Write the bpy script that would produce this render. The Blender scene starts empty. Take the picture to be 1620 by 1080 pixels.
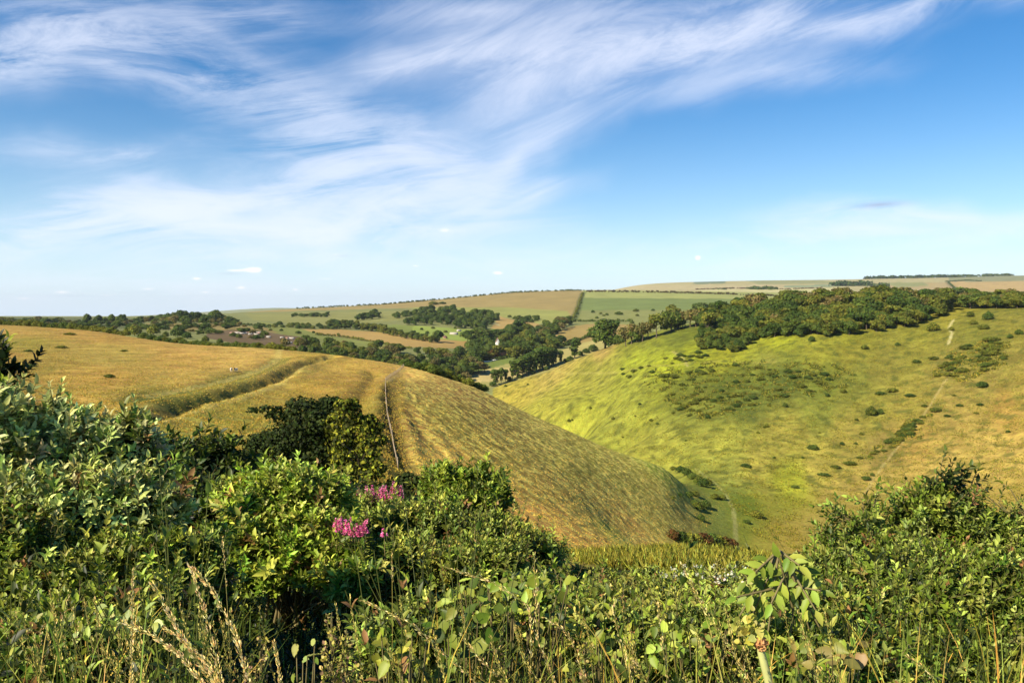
import bpy, math, random
import numpy as np
from mathutils import Vector, Matrix
R = math.radians
SC = bpy.context.scene
COL = SC.collection
# ------------------------------------------------------------------ camera
F = 1260.0                       # focal length in photo pixels (28 mm on 36 mm, photo 1620 wide)
HOR = 490.0                      # photo row of the true horizon
PITCH = math.atan((540.0 - HOR) / F)
CZ = 120.0                       # eye height above the datum
cam_d = bpy.data.cameras.new("camera"); cam_d.lens = 28.0; cam_d.sensor_width = 36.0
cam_d.clip_start = 0.05; cam_d.clip_end = 60000.0
cam = bpy.data.objects.new("camera", cam_d); COL.objects.link(cam)
cam.location = (0, 0, CZ); cam.rotation_euler = (R(90) - PITCH, 0, 0)
SC.camera = cam
# ------------------------------------------------------------------ sun, sky, exposure
SUN_EL, SUN_AZ = R(37.0), R(129.0)          # azimuth measured from +Y (view) towards -X: left and behind
sdir = Vector((-math.sin(SUN_AZ) * math.cos(SUN_EL), math.cos(SUN_AZ) * math.cos(SUN_EL), math.sin(SUN_EL)))
sl = bpy.data.lights.new("sun", 'SUN'); sl.energy = 5.0; sl.angle = R(0.53); sl.color = (1.0, 0.88, 0.70)
sun = bpy.data.objects.new("sun", sl); COL.objects.link(sun)
sun.rotation_euler = sdir.to_track_quat('Z', 'Y').to_euler(); sun.location = (-50, -30, CZ + 60)
SC.view_settings.view_transform = 'Standard'; SC.view_settings.look = 'None'
SC.view_settings.gamma = 1.0; SC.view_settings.exposure = 0.97
SC.cycles.max_bounces = 6; SC.cycles.diffuse_bounces = 2; SC.cycles.glossy_bounces = 1
SC.cycles.transmission_bounces = 3; SC.cycles.transparent_max_bounces = 6; SC.cycles.volume_bounces = 0

world = bpy.data.worlds.new("World"); SC.world = world; world.use_nodes = True
def build_world():
    nt = world.node_tree; N = nt.nodes; L = nt.links; N.clear()
    out = N.new('ShaderNodeOutputWorld'); bg = N.new('ShaderNodeBackground'); L.new(bg.outputs[0], out.inputs[0])
    sky = N.new('ShaderNodeTexSky'); sky.sky_type = 'NISHITA'; sky.sun_disc = False
    sky.sun_elevation = SUN_EL; sky.sun_rotation = -SUN_AZ
    sky.air_density = 1.0; sky.dust_density = 0.0; sky.ozone_density = 3.0; sky.altitude = 100
    bg.inputs[1].default_value = 0.07
    def math_(op, a, b=None, c=None, clamp=False):
        n = N.new('ShaderNodeMath'); n.operation = op; n.use_clamp = clamp
        for i, v in enumerate((a, b, c)):
            if v is None: continue
            if isinstance(v, (int, float)): n.inputs[i].default_value = v
            else: L.new(v, n.inputs[i])
        return n.outputs[0]
    tc = N.new('ShaderNodeTexCoord'); sep = N.new('ShaderNodeSeparateXYZ'); L.new(tc.outputs['Generated'], sep.inputs[0])
    y = math_('MAXIMUM', sep.outputs[1], 0.08)
    a = math_('DIVIDE', sep.outputs[0], y); e = math_('DIVIDE', sep.outputs[2], y)
    cmb = N.new('ShaderNodeCombineXYZ'); L.new(a, cmb.inputs[0]); L.new(e, cmb.inputs[1]); P = cmb.outputs[0]
    # bend the cloud coordinates a little so that edges fray
    wn = N.new('ShaderNodeTexNoise'); wn.inputs['Scale'].default_value = 4.0; wn.inputs['Detail'].default_value = 4.0
    L.new(P, wn.inputs['Vector'])
    def vmath(op, a_, b_, s=None):
        n = N.new('ShaderNodeVectorMath'); n.operation = op
        for i, v in enumerate((a_, b_)):
            if isinstance(v, tuple): n.inputs[i].default_value = v
            else: L.new(v, n.inputs[i])
        if s is not None: n.inputs['Scale'].default_value = s
        return n.outputs[0]
    off = vmath('SUBTRACT', wn.outputs['Color'], (0.5, 0.5, 0.5))
    Pw = vmath('ADD', P, vmath('MULTIPLY', off, (0.22, 0.10, 0.0)))
    def streak(rot, sx, sy, detail, dist, rough=0.6):
        m = N.new('ShaderNodeMapping'); m.vector_type = 'POINT'
        m.inputs['Rotation'].default_value = (0, 0, R(-rot)); L.new(P, m.inputs[0])
        m2 = N.new('ShaderNodeMapping'); m2.inputs['Scale'].default_value = (sx, sy, 1); L.new(m.outputs[0], m2.inputs[0])
        n = N.new('ShaderNodeTexNoise'); n.inputs['Scale'].default_value = 1.0; n.inputs['Detail'].default_value = detail
        n.inputs['Roughness'].default_value = rough; n.inputs['Distortion'].default_value = dist
        L.new(m2.outputs[0], n.inputs['Vector'])
        return n.outputs['Fac']
    def blob(px, py, rx, ry, rot, warp=True):
        m = N.new('ShaderNodeMapping'); m.vector_type = 'TEXTURE'
        m.inputs['Location'].default_value = ((px - 810) / F, (HOR - py) / F, 0)
        m.inputs['Rotation'].default_value = (0, 0, R(rot)); m.inputs['Scale'].default_value = (rx / F, ry / F, 1)
        L.new(Pw if warp else P, m.inputs[0])
        g = N.new('ShaderNodeTexGradient'); g.gradient_type = 'QUADRATIC_SPHERE'; L.new(m.outputs[0], g.inputs[0])
        return g.outputs['Fac']
    def mask(items, warp=True):
        tot = None
        for (px, py, rx, ry, rot, w) in items:
            b = math_('MULTIPLY', blob(px, py, rx, ry, rot, warp), w)
            tot = b if tot is None else math_('ADD', tot, b)
        return tot
    def ramp(v, lo, hi):
        n = N.new('ShaderNodeMapRange'); n.interpolation_type = 'SMOOTHSTEP'
        n.inputs['From Min'].default_value = lo; n.inputs['From Max'].default_value = hi; L.new(v, n.inputs['Value'])
        return n.outputs[0]
    # right-hand fan: long diagonal streaks rising to the upper right
    A = mask([(1010, 70, 560, 110, 9, 1.5), (700, 100, 300, 75, 12, 1.3), (1280, 45, 520, 60, 7, 1.3), (860, 150, 330, 120, 20, 1.1), (1180, 135, 360, 55, 9, 0.8),
              (820, 250, 260, 55, 24, 1.2), (640, 330, 300, 60, 12, 1.2), (760, 20, 420, 60, 4, 0.9), (1480, 10, 330, 40, 8, 0.8), (850, 305, 150, 30, 16, 1.0)])
    # left-hand veils: nearly level streaks
    B = mask([(110, 70, 380, 90, 6, 1.25), (300, 120, 330, 60, -5, 0.9), (520, 200, 330, 75, -12, 1.15), (350, 60, 300, 70, 4, 0.5), (620, 270, 330, 75, -6, 1.2),
              (330, 325, 500, 80, 2, 1.7), (100, 360, 500, 70, 2, 1.2), (560, 350, 430, 60, 4, 1.15), (60, 235, 200, 40, 0, 0.5), (700, 360, 300, 40, 3, 0.6),
              (200, 245, 260, 40, 8, 0.5), (450, 400, 700, 80, 0, 1.0), (480, 290, 480, 90, 4, 0.35), (1450, 345, 520, 45, 2, 1.1), (1300, 375, 420, 30, 1, 0.7), (1250, 400, 800, 90, 0, 0.6), (300, 455, 600, 40, 0, 0.5), (0, 130, 240, 60, 0, 0.7)])
    sA = streak(22, 3.8, 19, 11, 0.7, 0.70); sA2 = streak(9, 1.6, 6, 5, 0.6, 0.5)
    sB = streak(4, 4.0, 21, 11, 0.8, 0.70); sB2 = streak(-14, 3.0, 11, 6, 0.9, 0.55)
    ca = math_('MULTIPLY', A, math_('ADD', math_('MULTIPLY', ramp(sA, 0.34, 0.71), 0.8), math_('MULTIPLY', ramp(sA2, 0.25, 0.75), 0.7)))
    cb = math_('MULTIPLY', B, math_('ADD', math_('MULTIPLY', ramp(sB, 0.37, 0.68), 0.9), math_('MULTIPLY', ramp(sB2, 0.34, 0.7), 0.55)))
    cov = math_('MULTIPLY', math_('SUBTRACT', 1.0, math_('POWER', 2.718, math_('MULTIPLY', math_('ADD', ca, cb), -1.35))), 0.80)
    # small fair-weather cumulus low on the left
    cu = mask([(402, 427, 26, 9, 0, 2.2), (372, 428, 34, 6, 0, 1.2), (788, 432, 18, 6, 0, 1.6), (312, 441, 20, 6, 0, 1.2), (382, 455, 26, 7, 0, 1.0), (98, 462, 36, 7, 0, 0.9),
               (235, 457, 30, 6, 0, 0.9), (170, 467, 40, 7, 0, 0.7), (40, 472, 44, 7, 0, 0.8), (325, 462, 22, 5, 0, 0.9), (515, 441, 34, 5, 0, 0.8), (657, 421, 18, 5, 0, 0.9),
               (1103, 408, 10, 8, 0, 1.8), (533, 403, 26, 5, 0, 0.6), (468, 458, 14, 6, 0, 1.0), (705, 365, 32, 10, 0, 0.8), (620, 452, 40, 5, 0, 0.5), (735, 440, 60, 7, 0, 0.5)], False)
    cn = N.new('ShaderNodeTexNoise'); cn.inputs['Scale'].default_value = 75; cn.inputs['Detail'].default_value = 5; L.new(P, cn.inputs['Vector'])
    cuc = math_('MULTIPLY', ramp(math_('MULTIPLY', cu, math_('ADD', cn.outputs['Fac'], 0.35)), 0.18, 0.9), 0.8)
    gray = mask([(1388, 325, 85, 10, 4, 2.4), (365, 433, 40, 4, 0, 0.8), (545, 405, 26, 4, 0, 0.6), (225, 462, 60, 5, 0, 0.4), (110, 468, 60, 5, 0, 0.4)], False)
    hsv = N.new('ShaderNodeHueSaturation'); hsv.inputs['Saturation'].default_value = 1.36; hsv.inputs['Hue'].default_value = 0.502
    L.new(sky.outputs[0], hsv.inputs['Color'])
    def mix(fac, c1, c2):
        n = N.new('ShaderNodeMix'); n.data_type = 'RGBA'
        L.new(fac, n.inputs['Factor'])
        for i, c in ((6, c1), (7, c2)):
            if isinstance(c, tuple): n.inputs[i].default_value = c
            else: L.new(c, n.inputs[i])
        return n.outputs[2]
    hz = math_('MULTIPLY', math_('POWER', math_('SUBTRACT', 1.0, math_('MINIMUM', math_('MAXIMUM', math_('MULTIPLY', sep.outputs[2], 3.2), 0.0), 1.0)), 2.6), 0.8)
    c0 = mix(hz, hsv.outputs[0], (5.6, 7.2, 9.0, 1))
    c = mix(cov, c0, (7.4, 7.7, 8.8, 1))
    c = mix(cuc, c, (9.0, 8.8, 8.8, 1))
    c = mix(math_('MULTIPLY', gray, 0.35, None, True), c, (3.3, 4.0, 5.6, 1))
    L.new(c, bg.inputs[0])
build_world()
# ------------------------------------------------------------------ helpers
def ray(px, py):
    """world slopes X/Y and Z/Y of a photo pixel's line of sight"""
    x = (np.asarray(px, float) - 810) / F; y = -(np.asarray(py, float) - 540) / F
    d = math.cos(PITCH) + y * math.sin(PITCH)
    return x / d, (y * math.cos(PITCH) - math.sin(PITCH)) / d
def to_px(u, t):
    d = math.cos(PITCH) - t * math.sin(PITCH)
    return 810 + F * u / d, 540 - F * (math.sin(PITCH) + t * math.cos(PITCH)) / d
rng = np.random.default_rng(7)
_perm = np.random.default_rng(3).integers(0, 2 ** 31, 4096)
def _h(ix, iy):
    return _perm[(ix * 73 + _perm[(iy * 31) & 4095]) & 4095]
def noise2(x, y):
    x = np.asarray(x, float); y = np.asarray(y, float)
    ix = np.floor(x).astype(np.int64); iy = np.floor(y).astype(np.int64); fx = x - ix; fy = y - iy
    def g(i, j):
        a = (_h(ix + i, iy + j) % 1024) / 1024 * 2 * math.pi
        return np.cos(a) * (fx - i) + np.sin(a) * (fy - j)
    sx = fx * fx * fx * (fx * (fx * 6 - 15) + 10); sy = fy * fy * fy * (fy * (fy * 6 - 15) + 10)
    a = g(0, 0) * (1 - sx) + g(1, 0) * sx; b = g(0, 1) * (1 - sx) + g(1, 1) * sx
    return (a * (1 - sy) + b * sy) * 1.5
def fbm(x, y, o=4, r=0.5):
    s = 0; a = 1; n = 0
    for i in range(o):
        s = s + a * noise2(x * 2 ** i + 17.3 * i, y * 2 ** i - 9.1 * i); n += a; a *= r
    return s / n
def smooth(a, b, x):
    t = np.clip((x - a) / (b - a), 0, 1); return t * t * (3 - 2 * t)
def lin(c):
    c = np.asarray(c, float) / 255.0
    return np.where(c <= 0.04045, c / 12.92, ((c + 0.055) / 1.055) ** 2.4)
# ------------------------------------------------------------------ terrain: heights known at sight points
# (photo column, photo row, distance in metres): rows of a rolling combe; '~' points are hidden ground
CP = []
def cp(px, *pts):
    for (py, d) in pts: CP.append((px, py, d))
for px in (-500, 0, 300, 600, 1000, 1400, 1700, 2200):
    cp(px, (1500, 2.0), (1290, 3.0), (1090, 6.0))
for px in (-400, 0, 300): cp(px, (985, 12), (905, 25), (822, 45))
for px in (600, 800): cp(px, (965, 12), (905, 22), (870, 40), (835, 65))
cp(1000, (950, 12), (893, 20), (872, 27), (880, 40), (905, 65), (905, 110))
cp(1150, (950, 12), (893, 20), (873, 27), (885, 40), (925, 65), (935, 120), (905, 200))
cp(1400, (950, 12), (915, 22), (930, 40), (945, 80), (915, 170)); cp(1700, (950, 12), (920, 22), (925, 45), (900, 90), (840, 200)); cp(2200, (950, 12), (910, 40), (800, 150))
# left-hand field and hill
cp(-400, (720, 75), (610, 150), (550, 260), (520, 400), (508, 520), (520, 800))
cp(0, (720, 75), (645, 105), (600, 170), (562, 250), (532, 350), (514, 450), (530, 620))
cp(150, (740, 70), (640, 130), (590, 200), (550, 300), (524, 420), (540, 600))
cp(300, (760, 65), (690, 95), (640, 140), (600, 190), (570, 260), (545, 370), (565, 520))
cp(400, (760, 70), (690, 105), (640, 150), (600, 200), (572, 260), (550, 340), (575, 480))
cp(500, (770, 75), (700, 108), (640, 155), (600, 205), (576, 250), (558, 305), (590, 430))
cp(560, (775, 80), (715, 105), (655, 150), (610, 195), (580, 245), (566, 290), (600, 400))
cp(620, (790, 80), (748, 104), (700, 125), (650, 157), (608, 195), (590, 235), (577, 262), (620, 380))
cp(700, (800, 85), (770, 105), (720, 135), (660, 175), (620, 222), (597, 272), (640, 380))
cp(760, (680, 185), (640, 235), (617, 285), (670, 400))
cp(800, (840, 85), (800, 115), (740, 155), (690, 205), (655, 250), (637, 290), (690, 400))
cp(900, (880, 85), (835, 125), (780, 170), (730, 220), (700, 262), (682, 298), (735, 400))
cp(1000, (860, 172), (800, 224), (760, 260), (735, 288), (723, 308), (765, 400))
cp(1060, (860, 203), (820, 248), (780, 284), (747, 318), (775, 372))
cp(1100, (862, 240), (830, 278), (800, 310), (776, 336), (768, 348), (754, 392))
cp(1150, (870, 250), (835, 290), (800, 325), (776, 357), (750, 400))
# valley floor behind the spur
cp(1040, (745, 435)); cp(985, (722, 520)); cp(900, (700, 640)); cp(800, (655, 820)); cp(740, (625, 980))
# right-hand hill
cp(1250, (880, 270), (850, 300), (800, 350), (720, 430), (640, 520), (560, 640), (510, 750), (483, 860), (500, 1150))
cp(1180, (870, 275), (800, 335), (740, 405), (680, 470), (620, 560), (570, 655), (520, 770), (496, 860), (515, 1150))
cp(1100, (715, 440), (660, 510), (600, 610), (560, 690), (530, 770), (512, 840), (530, 1050), (525, 1150))
cp(1000, (705, 490), (650, 575), (600, 670), (560, 775), (535, 850), (560, 1020))
cp(940, (690, 560), (620, 710), (580, 810), (557, 880), (585, 1010))
cp(900, (665, 650), (620, 750), (590, 850), (571, 910), (590, 1020))
cp(840, (640, 770), (610, 880), (595, 940), (606, 1010))
cp(800, (620, 880), (606, 960), (612, 1010)); cp(760, (613, 1000))
cp(1400, (860, 290), (830, 320), (760, 390), (680, 470), (600, 570), (540, 660), (500, 750), (480, 850), (495, 1150))
cp(1620, (860, 270), (760, 360), (650, 460), (570, 540), (510, 640), (487, 740), (476, 840), (490, 1150))
cp(1900, (800, 280), (650, 410), (540, 560), (480, 760), (470, 850), (485, 1150))
cp(2300, (700, 300), (520, 560), (465, 850), (480, 1150))
# middle distance and the far downs
cp(-400, (520, 1100), (508, 1700), (500, 2400), (501, 3500), (499, 7000))
cp(0, (522, 1000), (512, 1500), (506, 2200), (501, 3200), (500, 7000))
cp(200, (527, 900), (514, 1400), (506, 2100), (501, 3000), (500, 7000))
cp(330, (540, 850), (524, 1100), (510, 1500), (500, 2200), (497, 3000), (500, 7000))
cp(450, (550, 880), (533, 1100), (517, 1450), (502, 2000), (489.5, 3100), (500, 4500), (499, 7000))
cp(600, (585, 850), (566, 1000), (547, 1200), (522, 1500), (503, 1900), (481.5, 3200), (498, 4700), (498, 7000))
cp(700, (600, 950), (563, 1120), (547, 1250), (533, 1420), (516, 1650), (500, 1950), (486, 2400), (473, 3200), (492, 4700), (495, 7000))
cp(760, (602, 1030), (585, 1090), (570, 1150), (550, 1300), (525, 1550), (500, 1950), (467.5, 3200), (486, 4700))
cp(800, (596, 1060), (562, 1180), (541, 1380), (515, 1700), (490, 2250), (463.5, 3200), (482, 4700), (490, 7000))
cp(860, (588, 1060), (555, 1200), (530, 1480), (505, 1850), (480, 2450), (460.5, 3200), (476, 4700))
cp(900, (575, 1080), (560, 1150), (545, 1300), (518, 1600), (500, 1900), (478, 2500), (459.5, 3200), (470, 4700), (480, 7000))
cp(1000, (545, 1150), (530, 1250), (511, 1600), (492, 2000), (472, 2650), (459, 3200), (463, 4300), (452.5, 6500), (462, 8000))
cp(1100, (505, 1600), (488, 2050), (470, 2700), (461.5, 3200), (460, 4300), (446, 6500), (456, 8000))
cp(1200, (496, 1600), (482, 2100), (470, 2700), (465, 3200), (460, 4300), (444, 6700), (452, 8000))
cp(1400, (482, 1600), (476, 2200), (468, 3000), (459, 4300), (441, 6700), (450, 8000))
cp(1620, (480, 1500), (474, 2200), (466, 3000), (456, 4300), (436, 6700), (447, 8000))
cp(2200, (478, 1500), (466, 3000), (450, 4500), (432, 6700), (445, 8000))
for px in (-400, 300, 700, 1000, 1400, 2200): cp(px, (499 if px < 900 else 485, 12000), (498, 19000))
cp(430, (487, 14500))
CP = np.array(CP, float)
_u, _t = ray(CP[:, 0], CP[:, 1]); _v = np.log(CP[:, 2])
KU, KV = 5.2, 2.6
def _phi(d2):
    return 0.5 * d2 * np.log(d2 + 1e-12)
_A = np.c_[_u * KU, _v * KV]
_D2 = ((_A[:, None] - _A[None]) ** 2).sum(-1)
n_ = len(_A); _M = np.zeros((n_ + 3, n_ + 3)); _M[:n_, :n_] = _phi(_D2) + np.eye(n_) * 1e-3
_M[:n_, n_] = 1; _M[:n_, n_ + 1:] = _A; _M[n_, :n_] = 1; _M[n_ + 1:, :n_] = _A.T
_W = np.linalg.solve(_M, np.r_[_t * 100, 0, 0, 0])
def tps(u, v):
    sh = np.shape(u); q = np.c_[np.ravel(u) * KU, np.ravel(v) * KV]; out = np.empty(len(q))
    for i in range(0, len(q), 20000):
        s = q[i:i + 20000]; d2 = ((s[:, None] - _A[None]) ** 2).sum(-1)
        out[i:i + 20000] = _phi(d2) @ _W[:n_] + _W[n_] + s @ _W[n_ + 1:]
    return (out / 100).reshape(sh)
# coarse lattice, then bilinear everywhere else
GU = np.linspace(-1.35, 1.35, 271); GV = np.linspace(math.log(0.9), math.log(19000), 500)
_gu, _gv = np.meshgrid(GU, GV, indexing='ij')
GT = tps(_gu, _gv)
GT = np.where(GV[None] < math.log(2.0), -1.62 / np.exp(GV)[None], GT)
def gt(u, v):
    a = np.clip((np.asarray(u) - GU[0]) / (GU[1] - GU[0]), 0, len(GU) - 1.001); b = np.clip((np.asarray(v) - GV[0]) / (GV[1] - GV[0]), 0, len(GV) - 1.001)
    i = a.astype(int); j = b.astype(int); fa = a - i; fb = b - j
    return (GT[i, j] * (1 - fa) + GT[i + 1, j] * fa) * (1 - fb) + (GT[i, j + 1] * (1 - fa) + GT[i + 1, j + 1] * fa) * fb
def hit(px, py, dmin=60, dmax=17000):
    """first point of the ground along the sight line of a photo pixel"""
    u, t = ray(px, py)
    v = np.linspace(math.log(dmin), math.log(dmax), 1500)
    g = gt(np.full(v.shape, float(u)), v)
    k = np.nonzero(g >= t)[0]
    if len(k) == 0: k = [int(np.argmax(g))]
    return float(np.exp(v[k[0]]))
DITCH = []      # (polyline in world XY, half width, depth)
def wline(pts, dmin=60, dmax=17000):
    o = []
    for (px, py) in pts:
        d = hit(px, py, dmin, dmax); o.append((float(ray(px, py)[0]) * d, d))
    return np.array(o)
def seg_dist(X, Y, pl):
    best = np.full(X.shape, 1e9); side = np.zeros(X.shape)
    for (x0, y0), (x1, y1) in zip(pl[:-1], pl[1:]):
        dx, dy = x1 - x0, y1 - y0; L2 = dx * dx + dy * dy + 1e-9
        s = np.clip(((X - x0) * dx + (Y - y0) * dy) / L2, 0, 1)
        d = np.hypot(X - x0 - s * dx, Y - y0 - s * dy)
        sd = np.sign((X - x0) * dy - (Y - y0) * dx)
        m = d < best; best = np.where(m, d, best); side = np.where(m, sd, side)
    return best, side
DITCH.append((wline([(215, 668), (300, 640), (390, 616), (440, 600), (470, 580), (527, 565)]), 2.0, 1.4))
DITCH.append((wline([(205, 635), (300, 615), (380, 596), (430, 578), (447, 565)]), 3.0, 0.55))
DITCH.append((wline([(560, 650), (578, 622), (588, 602), (594, 590)]), 2.0, 0.8))
DITCH.append((wline([(700, 720), (672, 690), (655, 665), (640, 640)]), 1.6, 0.25))
DITCH.append((wline([(740, 735), (715, 700), (690, 672), (668, 655)]), 1.2, 0.2))
DITCH.append((wline([(640, 745), (632, 720), (626, 690), (620, 660), (618, 640), (616, 612)]), 1.3, 1.0))
DITCH = [(p, w, d) for p, w, d in DITCH]
def micro(X, Y):
    """metres added to the smooth hills: ditches, sheep terraces, tussocks"""
    D = np.maximum(Y, 1); u = X / D; z = np.zeros(X.shape)
    for pl, w, dep in DITCH:
        m = (np.abs(X - pl[:, 0].mean()) < np.ptp(pl[:, 0]) / 2 + 20) & (np.abs(Y - pl[:, 1].mean()) < np.ptp(pl[:, 1]) / 2 + 20)
        if m.any():
            d, s = seg_dist(X[m], Y[m], pl); d = d + 1.2 * fbm(X[m] / 6, Y[m] / 6, 2)
            z[m] += -dep * np.exp(-(d / w) ** 2) + dep * 0.35 * np.exp(-((d - w * 2.2) / (w * 1.2)) ** 2)
    px = 810 + F * u
    slope = smooth(600, 660, px) * smooth(1130, 1060, px) * smooth(85, 110, D) * smooth(360, 320, D)
    warp = fbm(X / 9, Y / 9, 3) * 5
    rid = 1 - np.abs(noise2((X + warp) / 3.6, (Y - warp) / 8.5)) * 2.6
    z += slope * (0.18 * np.maximum(rid, -0.3) + 0.16 * fbm(X / 1.8, Y / 1.8, 3))
    left = smooth(640, 560, px) * smooth(60, 90, D) * smooth(700, 500, D)
    z += left * (0.28 * fbm(X / 7, Y / 7, 3) + 0.12 * fbm(X / 1.6, Y / 1.6, 2))
    right = smooth(330, 380, D) * smooth(1000, 800, D) * smooth(700, 800, px)
    z += right * (1.0 * fbm(X / 15 + warp * .1, Y / 20, 3) + 0.3 * np.maximum(1 - 3 * np.abs(noise2((X + 2 * warp) / 13, (Y + warp) / 9)), 0))
    near = smooth(40, 15, D)
    z += near * 0.10 * fbm(X / 0.8, Y / 0.8, 3)
    return z
def gz(X, Y):
    X = np.asarray(X, float); Y = np.asarray(Y, float)
    return CZ + Y * gt(X / np.maximum(Y, 0.9), np.log(np.maximum(Y, 0.9))) + micro(X, Y)
def at(px, py, dmin=60, dmax=17000):
    d = hit(px, py, dmin, dmax); x = float(ray(px, py)[0]) * d
    return Vector((x, d, float(gz(np.array([x]), np.array([d]))[0])))
def on(px, d):
    x = float(ray(px, 500)[0]) * d
    return Vector((x, d, float(gz(np.array([x]), np.array([float(d)]))[0])))
def sight(px, py, d):
    u, t = ray(px, py); return Vector((float(u) * d, d, CZ + float(t) * d))
# ------------------------------------------------------------------ mesh helpers
def mesh_np(name, V, faces, mats, parent=None, col=None, smooth_=False):
    """V (n,3); faces: (m,3) or (m,4) array (or list of such arrays); col per-vertex rgb"""
    me = bpy.data.meshes.new(name)
    if not isinstance(faces, list): faces = [faces]
    faces = [f for f in faces if len(f)]
    tot = np.concatenate([np.full(len(f), f.shape[1]) for f in faces]); loops = np.concatenate([f.ravel() for f in faces]).astype(np.int32)
    st = np.concatenate([[0], np.cumsum(tot)[:-1]]).astype(np.int32)
    me.vertices.add(len(V)); me.vertices.foreach_set('co', np.ascontiguousarray(V, np.float32).ravel())
    me.loops.add(len(loops)); me.loops.foreach_set('vertex_index', loops)
    me.polygons.add(len(st)); me.polygons.foreach_set('loop_start', st)
    me.update(calc_edges=True)
    if smooth_: me.polygons.foreach_set('use_smooth', np.ones(len(st), bool))
    if col is not None:
        for nm, c in (col.items() if isinstance(col, dict) else [('col', col)]):
            a = me.attributes.new(nm, 'FLOAT_COLOR', 'POINT'); c4 = np.ones((len(V), 4), np.float32); c4[:, :3] = c; a.data.foreach_set('color', c4.ravel())
    for m in (mats if isinstance(mats, (list, tuple)) else [mats]): me.materials.append(m)
    o = bpy.data.objects.new(name, me); COL.objects.link(o)
    if parent is not None: o.parent = parent
    return o
def tag(o, label=None, cat=None, group=None, kind=None):
    if label: o['label'] = label
    if cat: o['category'] = cat
    if group: o['group'] = group
    if kind: o['kind'] = kind
    return o
def empty(name, loc, label=None, cat=None, group=None, rz=0.0):
    o = bpy.data.objects.new(name, None); COL.objects.link(o); o.location = loc; o.rotation_euler = (0, 0, rz); o.empty_display_size = 0.1
    return tag(o, label, cat, group)
def nodes(m):
    m.use_nodes = True; nt = m.node_tree; nt.nodes.clear(); return nt, nt.nodes, nt.links
# ------------------------------------------------------------------ ground colours
KALB = 0.60
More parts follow.
